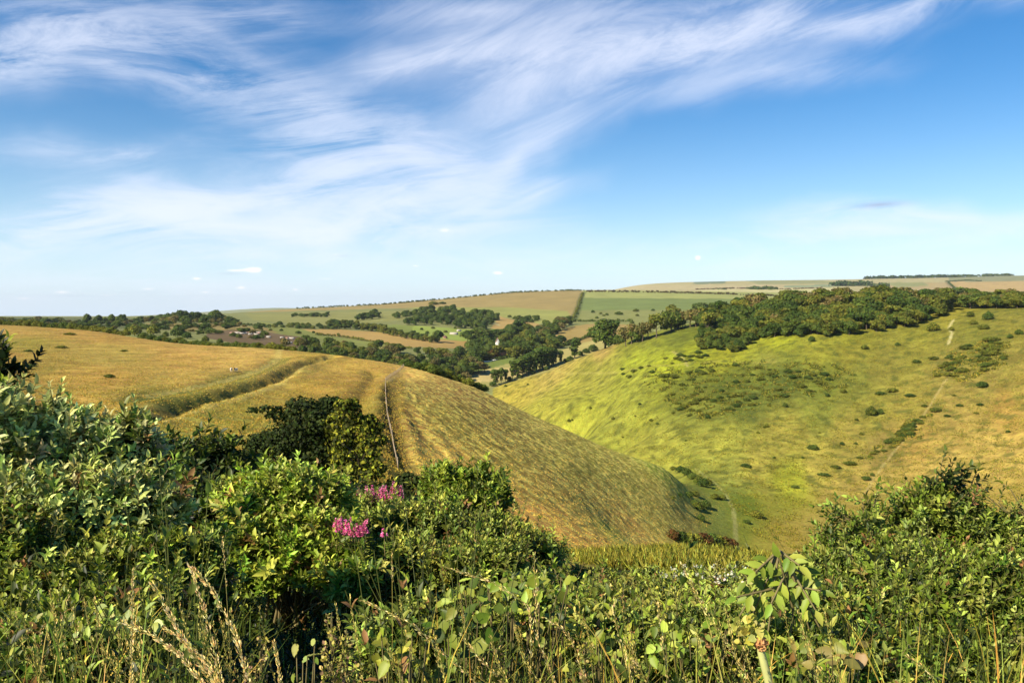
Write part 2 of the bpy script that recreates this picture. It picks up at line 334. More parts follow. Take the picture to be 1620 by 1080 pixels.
# natural hill surfaces: colour seen at photo points; the ground between them blends
CC = [  # near bank and left field
 (0, 640, 190, 145, 68), (0, 560, 184, 142, 66), (0, 525, 186, 144, 72), (150, 640, 200, 158, 72), (150, 600, 196, 150, 70), (170, 560, 184, 152, 72), (150, 530, 192, 146, 72), (60, 575, 172, 140, 62), (30, 545, 160, 138, 56),
 (300, 600, 198, 158, 76), (300, 570, 200, 154, 74), (300, 550, 204, 156, 80), (400, 575, 206, 162, 82), (400, 556, 206, 162, 84), (300, 628, 140, 128, 52), (250, 636, 112, 108, 44), (370, 606, 150, 132, 58), (420, 592, 150, 124, 62),
 (260, 655, 170, 140, 74), (350, 640, 176, 154, 62), (320, 670, 178, 158, 66), (260, 690, 160, 148, 60), (400, 680, 170, 150, 60), (440, 640, 170, 140, 62), (450, 605, 196, 158, 70), (480, 580, 160, 130, 66), (500, 568, 186, 150, 64),
 (500, 615, 190, 148, 64), (540, 600, 168, 130, 60), (560, 580, 200, 158, 72), (590, 580, 206, 160, 76), (570, 620, 160, 124, 56), (590, 640, 156, 132, 56), (480, 650, 130, 120, 52), (590, 700, 130, 112, 44), (600, 730, 110, 98, 40), (610, 745, 80, 74, 32),  # darkest points here put the tree's cast shadow into the ground colour
 # spur and its brown slope
 (640, 590, 188, 146, 74), (650, 620, 128, 104, 50), (690, 620, 134, 104, 52), (740, 630, 128, 98, 52), (640, 670, 120, 92, 44), (700, 660, 130, 112, 46), (760, 660, 126, 104, 46), (660, 720, 146, 118, 56), (700, 740, 172, 136, 66), (780, 720, 134, 114, 46),
 (820, 680, 122, 104, 46), (860, 700, 124, 110, 46), (900, 740, 126, 112, 44), (950, 740, 130, 118, 46), (850, 780, 142, 116, 50), (950, 800, 144, 116, 50), (1000, 760, 134, 122, 50), (1050, 790, 150, 130, 54), (1080, 810, 150, 130, 58),
 (760, 770, 182, 132, 62), (850, 820, 184, 134, 64), (920, 840, 176, 132, 60), (1000, 840, 166, 130, 60), (1050, 840, 160, 136, 56), (1000, 870, 190, 170, 60), (1100, 870, 190, 166, 70),
 # valley floor
 (1130, 800, 124, 128, 54), (1140, 835, 126, 128, 52), (1150, 778, 138, 142, 52), (1180, 800, 126, 134, 36), (1180, 840, 146, 146, 46), (1200, 860, 166, 150, 56), (1110, 755, 122, 128, 40), (1040, 738, 122, 128, 42),
 # right-hand hill
 (860, 640, 152, 152, 44), (800, 618, 160, 150, 48), (920, 660, 146, 152, 40), (960, 700, 140, 146, 44), (1000, 710, 144, 144, 44), (1060, 700, 152, 152, 48), (1150, 700, 158, 154, 50), (1200, 730, 162, 148, 54), (1150, 740, 142, 142, 50),
 (880, 590, 160, 146, 62), (950, 560, 156, 136, 66), (900, 610, 152, 152, 46), (960, 590, 140, 142, 44), (1000, 575, 142, 152, 24), (1060, 575, 156, 164, 10), (1000, 545, 110, 116, 32), (1100, 555, 140, 146, 20), (1080, 530, 104, 112, 30), (1130, 520, 84, 92, 28),
 (930, 585, 132, 134, 40), (1000, 625, 138, 144, 40), (1080, 610, 104, 110, 30), (1150, 600, 96, 104, 30), (1220, 590, 94, 104, 28), (1150, 560, 150, 148, 20), (1220, 575, 134, 130, 46), (1090, 650, 120, 124, 40), (1180, 640, 96, 104, 36),
 (1240, 600, 84, 94, 34), (1300, 600, 106, 112, 34), (1230, 540, 150, 150, 14), (1290, 550, 144, 138, 34), (1350, 560, 134, 124, 34), (1290, 640, 132, 132, 44), (1360, 610, 124, 122, 40), (1400, 590, 128, 118, 42), (1450, 560, 134, 124, 40), (1350, 530, 132, 128, 28),
 (1450, 530, 130, 124, 34), (1500, 500, 146, 134, 38), (1530, 520, 124, 118, 36), (1560, 550, 104, 104, 34), (1600, 510, 132, 122, 40), (1560, 600, 140, 122, 52), (1600, 580, 132, 118, 46), (1500, 590, 140, 124, 52), (1450, 640, 148, 132, 48), (1380, 650, 140, 130, 44),
 (1250, 690, 158, 144, 52), (1300, 730, 170, 152, 58), (1350, 690, 156, 138, 54), (1400, 720, 140, 120, 54), (1250, 760, 158, 156, 26), (1220, 790, 160, 150, 50), (1330, 790, 172, 146, 64), (1300, 830, 178, 150, 68), (1250, 850, 176, 148, 62),
 (1400, 770, 176, 148, 66), (1450, 700, 176, 142, 62), (1500, 660, 154, 130, 58), (1550, 700, 180, 150, 68), (1500, 760, 184, 152, 72), (1600, 640, 172, 136, 58), (1600, 720, 184, 152, 70), (1580, 780, 184, 152, 70), (1620, 600, 150, 130, 50),
 (1400, 830, 180, 150, 68), (1600, 480, 120, 116, 40), (1400, 490, 90, 90, 34), (1250, 500, 60, 66, 26), (1150, 500, 60, 66, 26)]
_cc = np.array(CC, float); _cd = np.array([hit(r[0], r[1], 20 if r[1] > 855 else 60) for r in CC]); _cu = (_cc[:, 0] - 810) / F; _cv = np.log(_cd)
_cl = lin(_cc[:, 2:]) * KALB
def hill_colour(u, v):
    out = np.zeros(u.shape + (3,)); ws = np.zeros(u.shape)
    for i in range(len(_cl)):
        w = 1 / (((u - _cu[i]) * 14) ** 2 + ((v - _cv[i]) * 4.2) ** 2 + 0.02) ** 2.0
        out += w[..., None] * _cl[i]; ws += w
    return out / ws[..., None]
def inpoly(px, py, poly):
    ins = np.zeros(px.shape, bool); n = len(poly)
    for i in range(n):
        x0, y0 = poly[i]; x1, y1 = poly[(i + 1) % n]
        if y0 == y1: continue
        c = ((y0 > py) != (y1 > py)) & (px < (x1 - x0) * (py - y0) / (y1 - y0) + x0)
        ins ^= c
    return ins
# fields of the far side: (dmin, dmax, colour, variation, outline)
FIELDS = [
 (2500, 9000, (178, 158, 108), .12, [(880, 440), (1700, 425), (1700, 475), (880, 475)]),
 (900, 3800, (128, 124, 68), .25, [(-300, 480), (600, 470), (900, 455), (1000, 640), (-300, 640)]),
 (1300, 3800, (158, 130, 74), .14, [(380, 494), (455, 487), (600, 478), (700, 470), (800, 462), (921, 458), (921, 470), (905, 505), (860, 503), (800, 489), (700, 487), (600, 488), (500, 491), (440, 493)]),
 (1300, 3800, (150, 144, 70), .12, [(640, 486), (800, 486), (900, 492), (903, 506), (850, 512), (790, 500)]),
 (1300, 3800, (138, 130, 66), .12, [(385, 496), (640, 492), (640, 506), (520, 516), (400, 506)]),
 (1300, 3800, (176, 138, 76), .1, [(775, 520), (790, 500), (815, 507), (838, 509), (855, 512), (835, 522)]),
 (1300, 3800, (124, 128, 52), .15, [(560, 512), (640, 514), (760, 522), (780, 520), (835, 522), (840, 540), (700, 545), (640, 538)]),
 (1000, 3800, (142, 150, 58), .12, [(655, 515), (740, 521), (780, 524), (750, 540), (700, 538), (650, 528)]),
 (1200, 3800, (156, 126, 66), .12, [(848, 545), (870, 528), (905, 516), (945, 511), (1000, 511), (1000, 535), (940, 545), (850, 546)]),
 (1000, 3800, (172, 152, 84), .1, [(880, 556), (930, 540), (1000, 525), (1010, 540), (930, 570), (880, 580)]),
 (1300, 3800, (116, 124, 60), .08, [(922, 470), (1300, 473), (1300, 490), (1000, 492), (916, 492)]),
 (1300, 3800, (156, 152, 80), .06, [(924, 459), (1300, 463), (1300, 474), (922, 471)]),
 (1300, 3800, (132, 128, 66), .2, [(916, 491), (1300, 488), (1300, 512), (1000, 514), (906, 508)]),
 (500, 2600, (176, 136, 72), .12, [(470, 521), (540, 521), (620, 527), (700, 537), (760, 541), (730, 552), (640, 548), (560, 536), (500, 527)]),
 (500, 2600, (130, 128, 56), .15, [(410, 508), (475, 520), (500, 528), (560, 537), (640, 549), (560, 556), (440, 548)]),
 (500, 2600, (150, 124, 66), .15, [(230, 511), (330, 512), (420, 518), (440, 526), (370, 530), (250, 520)]),
 (500, 2600, (112, 86, 56), .2, [(335, 522), (400, 522), (470, 532), (505, 537), (500, 552), (400, 548), (320, 534)]),
 (500, 3000, (96, 96, 50), .2, [(-100, 500), (230, 503), (230, 520), (-100, 520)]),
 (900, 1400, (150, 136, 74), .2, [(730, 600), (740, 578), (800, 572), (880, 558), (880, 590), (790, 612), (740, 612)]),
 (900, 1400, (188, 160, 100), .2, [(733, 596), (770, 584), (830, 578), (850, 585), (800, 600), (745, 606)]),
 (900, 1400, (104, 112, 46), .12, [(738, 580), (790, 566), (830, 561), (825, 569), (770, 584), (736, 590)]),
 (4000, 9000, (118, 124, 92), .1, [(1100, 444), (1150, 444), (1145, 449), (1095, 449)]),
 (4000, 9000, (186, 162, 116), .1, [(930, 452), (1250, 450), (1250, 458), (930, 458)]),
 (4000, 9000, (150, 142, 92), .1, [(1180, 444), (1300, 443), (1330, 448), (1200, 450)]),
 (3800, 9000, (196, 178, 120), .1, [(1100, 459), (1340, 454), (1340, 462), (1100, 464)]),
 (4000, 9000, (138, 142, 104), .1, [(1240, 452), (1330, 449), (1330, 453), (1240, 455)]),
 (3000, 9000, (176, 146, 96), .1, [(1380, 452), (1500, 446), (1510, 462), (1380, 462)]),
 (3000, 9000, (140, 134, 92), .1, [(1500, 437), (1640, 433), (1640, 444), (1500, 446)]),
 (3000, 9000, (188, 150, 92), .1, [(1500, 446), (1640, 444), (1640, 462), (1510, 460)]),
 (3000, 9000, (146, 140, 84), .1, [(1400, 447), (1460, 446), (1470, 452), (1420, 455)]),
]
PATHS_AND_SHADE = []   # (polyline, half width, colour); the fence ditch carries painted shadow
def build_ground():
    us = np.concatenate([np.linspace(-5.5, -0.78, 60), np.arange(-0.775, 0.775, 0.0021), np.linspace(0.78, 5.5, 60)])
    def seg(a, b, s): return np.exp(np.arange(math.log(a), math.log(b), s))
    ds = np.concatenate([seg(0.75, 8, 0.05), seg(8, 75, 0.03), seg(75, 380, 0.0042), seg(380, 900, 0.0055), seg(900, 3300, 0.0065), seg(3300, 20000, 0.02)])
    U, D = np.meshgrid(us, ds, indexing='ij'); X = U * D; Y = D
    Zs = Y * gt(np.clip(U, -1.3, 1.3), np.log(Y)); Z = CZ + Zs + micro(X, Y)
    px, py = to_px(U, Zs / Y); v = np.log(D)
    tone = np.array([1.02, 1.15, 1.08])
    colr = hill_colour(np.clip(U, -0.9, 0.9) + 0.012 * fbm(X / (0.06 * D), Y / (0.09 * D), 4), v + 0.05 * fbm(X / (0.05 * D) + 9, Y / (0.08 * D), 4))
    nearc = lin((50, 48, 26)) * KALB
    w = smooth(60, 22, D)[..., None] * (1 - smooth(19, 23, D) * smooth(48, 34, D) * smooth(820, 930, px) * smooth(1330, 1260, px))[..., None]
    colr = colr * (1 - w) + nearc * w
    par = np.zeros(X.shape + (3,)); par[..., 0] = 0.5; par[..., 2] = 1.0
    slope = smooth(610, 660, px) * smooth(1130, 1080, px) * smooth(85, 110, D) * smooth(345, 310, D)
    # brown sheep-trodden slope: olive tussock lines over bare brown
    warp = fbm(X / 9, Y / 9, 3) * 5
    rid = 1 - np.abs(noise2((X + warp) / 5.0, (Y - warp) / 9.0)) * 5.5
    rid = np.maximum(rid, 1 - np.abs(noise2((X - warp) / 3.0 + 40, (Y + warp) / 4.6)) * 5.0)
    k = (slope * smooth(0.2, 0.75, rid))[..., None] * 0.62
    colr = colr * (1 - k) + k * lin((206, 188, 96)) * KALB
    kk = (slope * smooth(0.05, 0.35, fbm(X / 3.2, Y / 3.2, 3)) * 0.3)[..., None]
    colr = colr * (1 - kk) + kk * lin((104, 80, 44)) * KALB
    colr *= 1 + slope[..., None] * np.array([1.05, .92, .78])
    # right hill: patchy growth
    right = smooth(345, 380, D) * smooth(1050, 950, D) * smooth(740, 800, px)
    f1 = fbm(X / 16 + 5, Y / 16, 4)
    colr *= (1 + right * (0.5 * f1 + 0.42 * fbm(X / 4.5, Y / 5 + 9, 3)))[..., None]
    kk = (right * smooth(0.08, 0.30, fbm(X / 9 + 50, Y / 9 + 20, 4)) * 0.7 * smooth(560, 640, px + (700 - py)))[..., None]
    colr = colr * (1 - kk) + kk * lin((86, 92, 32)) * KALB
    # left field: drier and greener drifts
    left = smooth(650, 560, px) * smooth(80, 110, D) * smooth(600, 480, D)
    colr *= (1 + left * 0.45 * fbm(X / 12, Y / 12, 4))[..., None]
    kk = (left * smooth(0.1, 0.5, fbm(X / 26 + 3, Y / 18, 3)) * 0.35)[..., None]
    colr = colr * (1 - kk) + kk * lin((146, 136, 56)) * KALB
    rt = (right * np.ones_like(X))[..., None]; colr = colr * (1 - rt) + rt * (colr * .94 + .06 * colr.mean(-1, keepdims=True)) * (np.array([1.22, 1.16, 1.06]) + np.array([.10, -.05, .05]) * smooth(1250, 900, px)[..., None])
    # base of everything farther than the two hills
    far = (D > 3300) | ((D > 520) & (px < 640)) | (D > 1010) | ((D > 640) & (px < 780)) | ((D > 950) & (px < 1000))
    base = lin((152, 148, 86)) * KALB
    colr[far] = base; par[far, 0] = .25; par[far, 2] = 0.3
    wx = px + 3.0 * fbm(X / (D * 0.02), Y / (D * 0.06), 3); wy = py + 1.2 * fbm(X / (D * 0.03) + 7, Y / (D * 0.05), 3)
    for (a, b, c, var, poly) in FIELDS:
        m = far & (D > a) & (D < b) & inpoly(wx, wy, poly)
        colr[m] = lin(np.array(c) * .97 + 16) * KALB; par[m, 0] = var
    fv = 1 + 0.22 * fbm(X / 90, Y / 120, 4) + 0.1 * fbm(X / 25, Y / 40, 3)
    colr[far] *= fv[far][..., None]
    for pl, hw, c, al in PATHS_AND_SHADE:
        m = (X > pl[:, 0].min() - 12) & (X < pl[:, 0].max() + 12) & (Y > pl[:, 1].min() - 12) & (Y < pl[:, 1].max() + 12)
        if not m.any(): continue
        d, s = seg_dist(X[m], Y[m], pl); kk = (smooth(hw * 1.4, hw * 0.6, d + 0.4 * hw * fbm(X[m] / 4, Y[m] / 4, 2)) * al)[..., None]
        colr[m] = colr[m] * (1 - kk) + kk * lin(c) * KALB
    nU, nD = X.shape
    V = np.c_[X.ravel(), Y.ravel(), Z.ravel()]
    idx = np.arange(nU * nD).reshape(nU, nD)
    f = np.stack([idx[:-1, :-1], idx[1:, :-1], idx[1:, 1:], idx[:-1, 1:]], -1).reshape(-1, 4)
    o = mesh_np('ground', V, f, ground_mat(), None, {'col': np.clip((colr * .97 + .03 * colr.mean(-1, keepdims=True)) * tone, 0.004, 0.8).reshape(-1, 3), 'par': par.reshape(-1, 3)}, True)
    return tag(o, kind='structure')
def ground_mat():
    m = bpy.data.materials.new('grass_ground'); nt, N, L = nodes(m)
    out = N.new('ShaderNodeOutputMaterial'); b = N.new('ShaderNodeBsdfPrincipled'); L.new(b.outputs[0], out.inputs[0])
    b.inputs['Roughness'].default_value = 0.95; b.inputs['Specular IOR Level'].default_value = 0.08
    at_ = N.new('ShaderNodeAttribute'); at_.attribute_name = 'col'; pr = N.new('ShaderNodeAttribute'); pr.attribute_name = 'par'
    sp = N.new('ShaderNodeSeparateColor'); L.new(pr.outputs['Color'], sp.inputs[0])
    geo = N.new('ShaderNodeNewGeometry')
    def noi(s, det, rough=0.6, sc=(1, 1, 1)):
        mp = N.new('ShaderNodeMapping'); mp.inputs['Scale'].default_value = sc; L.new(geo.outputs['Position'], mp.inputs[0])
        n = N.new('ShaderNodeTexNoise'); n.inputs['Scale'].default_value = s; n.inputs['Detail'].default_value = det; n.inputs['Roughness'].default_value = rough
        L.new(mp.outputs[0], n.inputs['Vector']); return n
    n1 = noi(0.9, 6, 0.7); n2 = noi(0.13, 5, 0.6); n3 = noi(0.4, 5, 0.65, (1, 1, 1))
    def M(op, a, b_):
        n = N.new('ShaderNodeMath'); n.operation = op
        for i, v in enumerate((a, b_)):
            if isinstance(v, (int, float)): n.inputs[i].default_value = v
            else: L.new(v, n.inputs[i])
        return n.outputs[0]
    s = M('ADD', M('MULTIPLY', M('SUBTRACT', n1.outputs['Fac'], 0.5), 3.2), M('MULTIPLY', M('SUBTRACT', n2.outputs['Fac'], 0.5), 1.6))
    fac = M('ADD', 1.0, M('MULTIPLY', s, sp.outputs[0]))
    mul = N.new('ShaderNodeVectorMath'); mul.operation = 'SCALE'; L.new(at_.outputs['Color'], mul.inputs[0]); L.new(M('MAXIMUM', fac, 0.25), mul.inputs['Scale'])
    hs = N.new('ShaderNodeHueSaturation'); L.new(mul.outputs[0], hs.inputs['Color'])
    L.new(M('ADD', 0.5, M('MULTIPLY', M('SUBTRACT', n3.outputs['Fac'], 0.5), 0.09)), hs.inputs['Hue'])
    L.new(hs.outputs[0], b.inputs['Base Color'])
    bp = N.new('ShaderNodeBump'); bp.inputs['Distance'].default_value = 0.5
    L.new(M('MULTIPLY', sp.outputs[2], 0.9), bp.inputs['Strength'])
    L.new(M('ADD', M('MULTIPLY', n1.outputs['Fac'], 0.7), n3.outputs['Fac']), bp.inputs['Height']); L.new(bp.outputs[0], b.inputs['Normal'])
    return m
TRK = (206, 186, 140)
PATHS_AND_SHADE += [(wline([(1165, 868), (1163, 830), (1160, 805), (1150, 785)]), .8, (200, 186, 112), .6), (wline([(1100, 742), (1130, 762), (1150, 785)]), .7, (196, 184, 108), .55),
          (wline([(1365, 790), (1380, 760), (1412, 716), (1440, 685), (1470, 645), (1490, 612), (1505, 590)]), .7, (196, 168, 104), .6),
          (wline([(1500, 545), (1506, 528), (1502, 518), (1509, 505)]), 1.0, (222, 200, 140), .8),
          (wline([(640, 745), (632, 720), (626, 690), (620, 660), (618, 640), (616, 612)]), 1.6, (74, 62, 34), .7),  # ditch shadow along the fence, painted as a dark band
          (wline([(217, 670), (300, 642), (390, 618), (440, 602), (470, 582), (527, 566)]), 1.6, (92, 84, 40), .7), (wline([(205, 636), (300, 616), (380, 597), (430, 579), (447, 566)]), 3.2, (112, 116, 48), .6),
          (wline([(640, 582), (612, 606)]), .7, (190, 160, 104), .5),
          (wline([(820, 600), (900, 592), (980, 590), (1060, 580), (1160, 572), (1230, 574)]), 1.1, (186, 168, 84), .6),
          (wline([(1063, 556), (1080, 566), (1088, 580)]), 1.0, (196, 176, 110), .7),
          (wline([(447, 552), (440, 566), (400, 588), (330, 606), (230, 625)]), 1.2, (206, 180, 100), .6),
          (wline([(527, 563), (505, 570), (480, 578), (455, 600), (440, 612), (330, 645), (220, 680)]), 1.4, (206, 178, 100), .5),
          (wline([(776, 508), (790, 515)], 900), 3, (190, 180, 130), .8), (wline([(907, 508), (912, 495), (918, 475), (923, 462)], 900), 9, (90, 96, 48), .9),
          (wline([(740, 573), (790, 566)], 900), 2, (200, 190, 150), .8),
          (wline([(1499, 447), (1510, 455), (1520, 462)], 2500), 14, (120, 110, 74), .8)]
ground = build_ground()
# ------------------------------------------------------------------ foliage material and leaf shapes
def leaf_mat(name, rough=0.5, trans=0.3, spec=0.35, lo=0.75, hi=1.25, h0=0.515, h1=0.485):
    m = bpy.data.materials.new(name); nt, N, L = nodes(m)
    out = N.new('ShaderNodeOutputMaterial'); b = N.new('ShaderNodeBsdfPrincipled'); t = N.new('ShaderNodeBsdfTranslucent'); mx = N.new('ShaderNodeMixShader')
    a = N.new('ShaderNodeAttribute'); a.attribute_name = 'col'; oi = N.new('ShaderNodeObjectInfo')
    hs = N.new('ShaderNodeHueSaturation'); L.new(a.outputs['Color'], hs.inputs['Color'])
    mr = N.new('ShaderNodeMapRange'); mr.inputs['To Min'].default_value = lo; mr.inputs['To Max'].default_value = hi; L.new(oi.outputs['Random'], mr.inputs['Value']); L.new(mr.outputs[0], hs.inputs['Value'])
    mh = N.new('ShaderNodeMapRange'); mh.inputs['To Min'].default_value = h0; mh.inputs['To Max'].default_value = h1; L.new(oi.outputs['Random'], mh.inputs['Value']); L.new(mh.outputs[0], hs.inputs['Hue'])
    L.new(hs.outputs[0], b.inputs['Base Color']); L.new(hs.outputs[0], t.inputs['Color'])
    b.inputs['Roughness'].default_value = rough; b.inputs['Specular IOR Level'].default_value = spec
    mx.inputs[0].default_value = trans; L.new(b.outputs[0], mx.inputs[1]); L.new(t.outputs[0], mx.inputs[2]); L.new(mx.outputs[0], out.inputs[0])
    return m
M_TREE = leaf_mat('tree_leaves', 0.7, 0.22, 0.15); M_LEAF = leaf_mat('bush_leaves', 0.5, 0.30, 0.3, 0.74, 0.98, 0.500, 0.484); M_GRASS = leaf_mat('grass_blades', 0.6, 0.3, 0.25)
def plain(name, rgb, rough=0.9, noise=0.35, scale=6.0):
    m = bpy.data.materials.new(name); nt, N, L = nodes(m)
    out = N.new('ShaderNodeOutputMaterial'); b = N.new('ShaderNodeBsdfPrincipled'); L.new(b.outputs[0], out.inputs[0]); b.inputs['Roughness'].default_value = rough
    n = N.new('ShaderNodeTexNoise'); n.inputs['Scale'].default_value = scale; n.inputs['Detail'].default_value = 5
    tc = N.new('ShaderNodeTexCoord'); L.new(tc.outputs['Object'], n.inputs['Vector'])
    mr = N.new('ShaderNodeMapRange'); mr.inputs['To Min'].default_value = 1 - noise; mr.inputs['To Max'].default_value = 1 + noise; L.new(n.outputs['Fac'], mr.inputs['Value'])
    v = N.new('ShaderNodeVectorMath'); v.operation = 'SCALE'; v.inputs[0].default_value = tuple(float(x) for x in rgb); L.new(mr.outputs[0], v.inputs['Scale']); L.new(v.outputs[0], b.inputs['Base Color'])
    return m
M_BARK = plain('bark', lin((120, 105, 80)) * .5); M_TWIG = plain('twig', lin((128, 116, 70)) * .7, 0.7, 0.3, 20)
def unit(a): return a / (np.linalg.norm(a, axis=-1, keepdims=True) + 1e-9)
# a leaf lies along +y, faces +z; both templates are folded along the midrib
LEAF8 = (np.array([(0, 0, 0), (-.19, .28, .05), (-.16, .66, .03), (0, .3, -.02), (0, .68, -.05), (.19, .28, .05), (.16, .66, .03), (0, 1, -.16)], float),
         [np.array([(0, 3, 1), (0, 5, 3), (2, 4, 7), (4, 6, 7)]), np.array([(1, 3, 4, 2), (3, 5, 6, 4)])])
BROAD = (np.array([(0, 0, 0), (-.36, .22, .07), (-.30, .68, .03), (0, .3, -.02), (0, .7, -.05), (.36, .22, .07), (.30, .68, .03), (0, 1, -.14)], float),
         [np.array([(0, 3, 1), (0, 5, 3), (2, 4, 7), (4, 6, 7)]), np.array([(1, 3, 4, 2), (3, 5, 6, 4)])])
def _heart():
    ys = [0, -.04, .12, .26, .42, .56, .70, .82, 1.0]; xs = [0, .16, .33, .36, .40, .31, .28, .14, 0]; V = []; n = len(ys)
    for i in range(n): V.append((0, max(ys[i], 0), -.03 - .14 * ys[i] ** 2))
    for s in (-1, 1):
        for i in range(1, n - 1): V.append((s * xs[i], ys[i] + (.03 if i % 2 else -.02), .05 + .04 * xs[i] - .16 * ys[i] ** 2 + (.02 if i % 2 else -.02)))
    q = []; t = []; m = n - 2
    for k, o in ((0, n), (1, n + m)):
        t.append((0, 1, o) if k else (0, o, 1)); t.append((n - 2, n - 1, o + m - 1) if k else (n - 2, o + m - 1, n - 1))
        for i in range(m - 1): q.append((i + 1, i + 2, o + i + 1, o + i) if k else (i + 1, o + i, o + i + 1, i + 2))
    return np.array(V, float), [np.array(t), np.array(q)]
HEART = _heart()
LEAF4 = (np.array([(0, 0, 0), (-.24, .48, .07), (.24, .48, .07), (0, 1, -.08)], float), [np.array([(0, 3, 1), (0, 2, 3)])])
CLUMP = (np.array([(-.1, 0, 0), (-.5, .45, .12), (.42, .5, -.1), (.1, 1, 0), (.25, .1, .1)], float), [np.array([(0, 4, 1), (4, 2, 3), (4, 3, 1)])])
def scatter(tpl, pos, fwd, nrm, size, col, width=1.0):
    V, fs = tpl; n = len(pos); k = len(V)
    y = unit(fwd); x = unit(np.cross(y, nrm)); z = np.cross(x, y); s = np.broadcast_to(size, (n,))[:, None, None]
    B = np.stack([x * np.broadcast_to(width, (n,))[:, None], y, z], 1)
    P = (V[None] @ B) * s + pos[:, None]
    off = (np.arange(n) * k)[:, None, None]
    F_ = [(f[None] + off).reshape(-1, f.shape[1]) for f in fs]
    C = np.repeat(col, k, 0)
    return P.reshape(-1, 3), F_, C
def join(parts):
    V = []; Fd = {}; C = []; o = 0
    for (v, fs, c) in parts:
        V.append(v); C.append(c)
        for f in fs: Fd.setdefault(f.shape[1], []).append(f + o)
        o += len(v)
    return np.concatenate(V), [np.concatenate(f) for f in Fd.values()], np.concatenate(C)
def tubes(A, B, ra, rb, col, sides=4):
    """straight tapered sticks from A to B (n,3)"""
    A = np.asarray(A, float); B = np.asarray(B, float); n = len(A); d = unit(B - A)
    h = np.where(np.abs(d[:, 2:3]) > .9, np.array([[1., 0, 0]]), np.array([[0., 0, 1.]])); x = unit(np.cross(d, h)); y = np.cross(d, x)
    an = np.arange(sides) / sides * 2 * math.pi
    ring = x[:, None] * np.cos(an)[None, :, None] + y[:, None] * np.sin(an)[None, :, None]
    ra = np.broadcast_to(ra, (n,))[:, None, None]; rb = np.broadcast_to(rb, (n,))[:, None, None]
    P = np.concatenate([A[:, None] + ring * ra, B[:, None] + ring * rb], 1)
    i = np.arange(sides); j = (i + 1) % sides; f = np.stack([i, j, j + sides, i + sides], -1)
    F_ = (f[None] + (np.arange(n) * 2 * sides)[:, None, None]).reshape(-1, 4)
    c = np.broadcast_to(np.asarray(col, float), (n * 2 * sides, 3)).copy()
    return P.reshape(-1, 3), [F_], c
def palette(n, pal, r, vary=0.28):
    pal = np.array([lin(p) for p in pal]); c = pal[r.integers(0, len(pal), n)] * np.array([1, 1, .78])
    return c * (1 + vary * r.standard_normal((n, 1))).clip(0.45, 1.7) * (1 + 0.08 * r.standard_normal((n, 3)))
def rdir(n, r):
    return unit(r.standard_normal((n, 3)))
# ------------------------------------------------------------------ far trees: prototypes ten metres tall
PAL_DARK = [(80, 98, 40), (70, 88, 38), (90, 104, 42), (64, 82, 36)]
PAL_OLIVE = [(104, 110, 42), (92, 100, 38), (114, 114, 46), (82, 92, 38)]
PAL_BROWN = [(118, 108, 66), (104, 98, 54), (126, 116, 76), (90, 92, 46)]
PAL_GORSE = [(108, 116, 42), (88, 98, 38), (128, 130, 48), (80, 82, 38)]
PAL_RED = [(104, 66, 38), (86, 60, 34), (88, 84, 36), (70, 62, 30)]
def crown_np(r, lobes, n, size, pal, drop=0.55):
    lob = np.array(lobes, float); w = (lob[:, 3] * lob[:, 5]); w /= w.sum()
    k = r.choice(len(lob), n, p=w); d = rdir(n, r); d[:, 2] = np.where(d[:, 2] < -drop, -d[:, 2], d[:, 2])
    rad = r.uniform(0.62, 1.06, n)[:, None] * (1 + 0.16 * noise2(d[:, 0] * 3 + k * 7.7, d[:, 1] * 3 + d[:, 2] * 2))[:, None]
    pos = lob[k, :3] + d * lob[k, 3:6] * rad
    nrm = unit(d * 1.0 + rdir(n, r) * 0.75); f = unit(np.cross(nrm, rdir(n, r)))
    sz = size * r.uniform(0.6, 1.35, n)
    tone = (0.86 + 0.28 * ((k * 37) % 7) / 6)[:, None]
    return scatter(CLUMP, pos - f * sz[:, None] * .5, f, nrm, sz, palette(n, pal, r, .13) * tone)
def lobes_round(r, R_, H, n=9, low=0.25):
    L_ = [(0, 0, H * .58, R_ * .7, R_ * .7, H * .34)]
    for i in range(n):
        a = i * 2.4 + r.uniform(-.3, .3); q = r.uniform(.35, .75); z = H * (low + .12 + (1 - low - .3) * ((i * .618) % 1))
        s = r.uniform(.32, .5) * (1.1 - .45 * abs(z / H - .5))
        L_.append((math.cos(a) * R_ * q, math.sin(a) * R_ * q, z, R_ * s, R_ * s, H * s * .42))
    return L_
def trunk_np(r, H, rad, R_, n=6, bare=0.5):
    A = []; B = []; ra = []; rb = []
    p = np.zeros(3); segs = 4
    for i in range(segs):
        q = p + np.array([r.uniform(-.03, .03) * H, r.uniform(-.03, .03) * H, H * .72 / segs]); A.append(p); B.append(q); ra.append(rad * (1 - i / segs * .75)); rb.append(rad * (1 - (i + 1) / segs * .75)); p = q
    for i in range(n):
        z = H * r.uniform(.25, .62); a = i * 2.4; s = np.array([0, 0, z]); e = s + np.array([math.cos(a) * R_ * .6, math.sin(a) * R_ * .6, H * .2]); A.append(s); B.append(e); ra.append(rad * .4); rb.append(rad * .12)
    return tubes(A, B, ra, rb, lin((150, 138, 110)) * .6, 5)
PROTO = {}
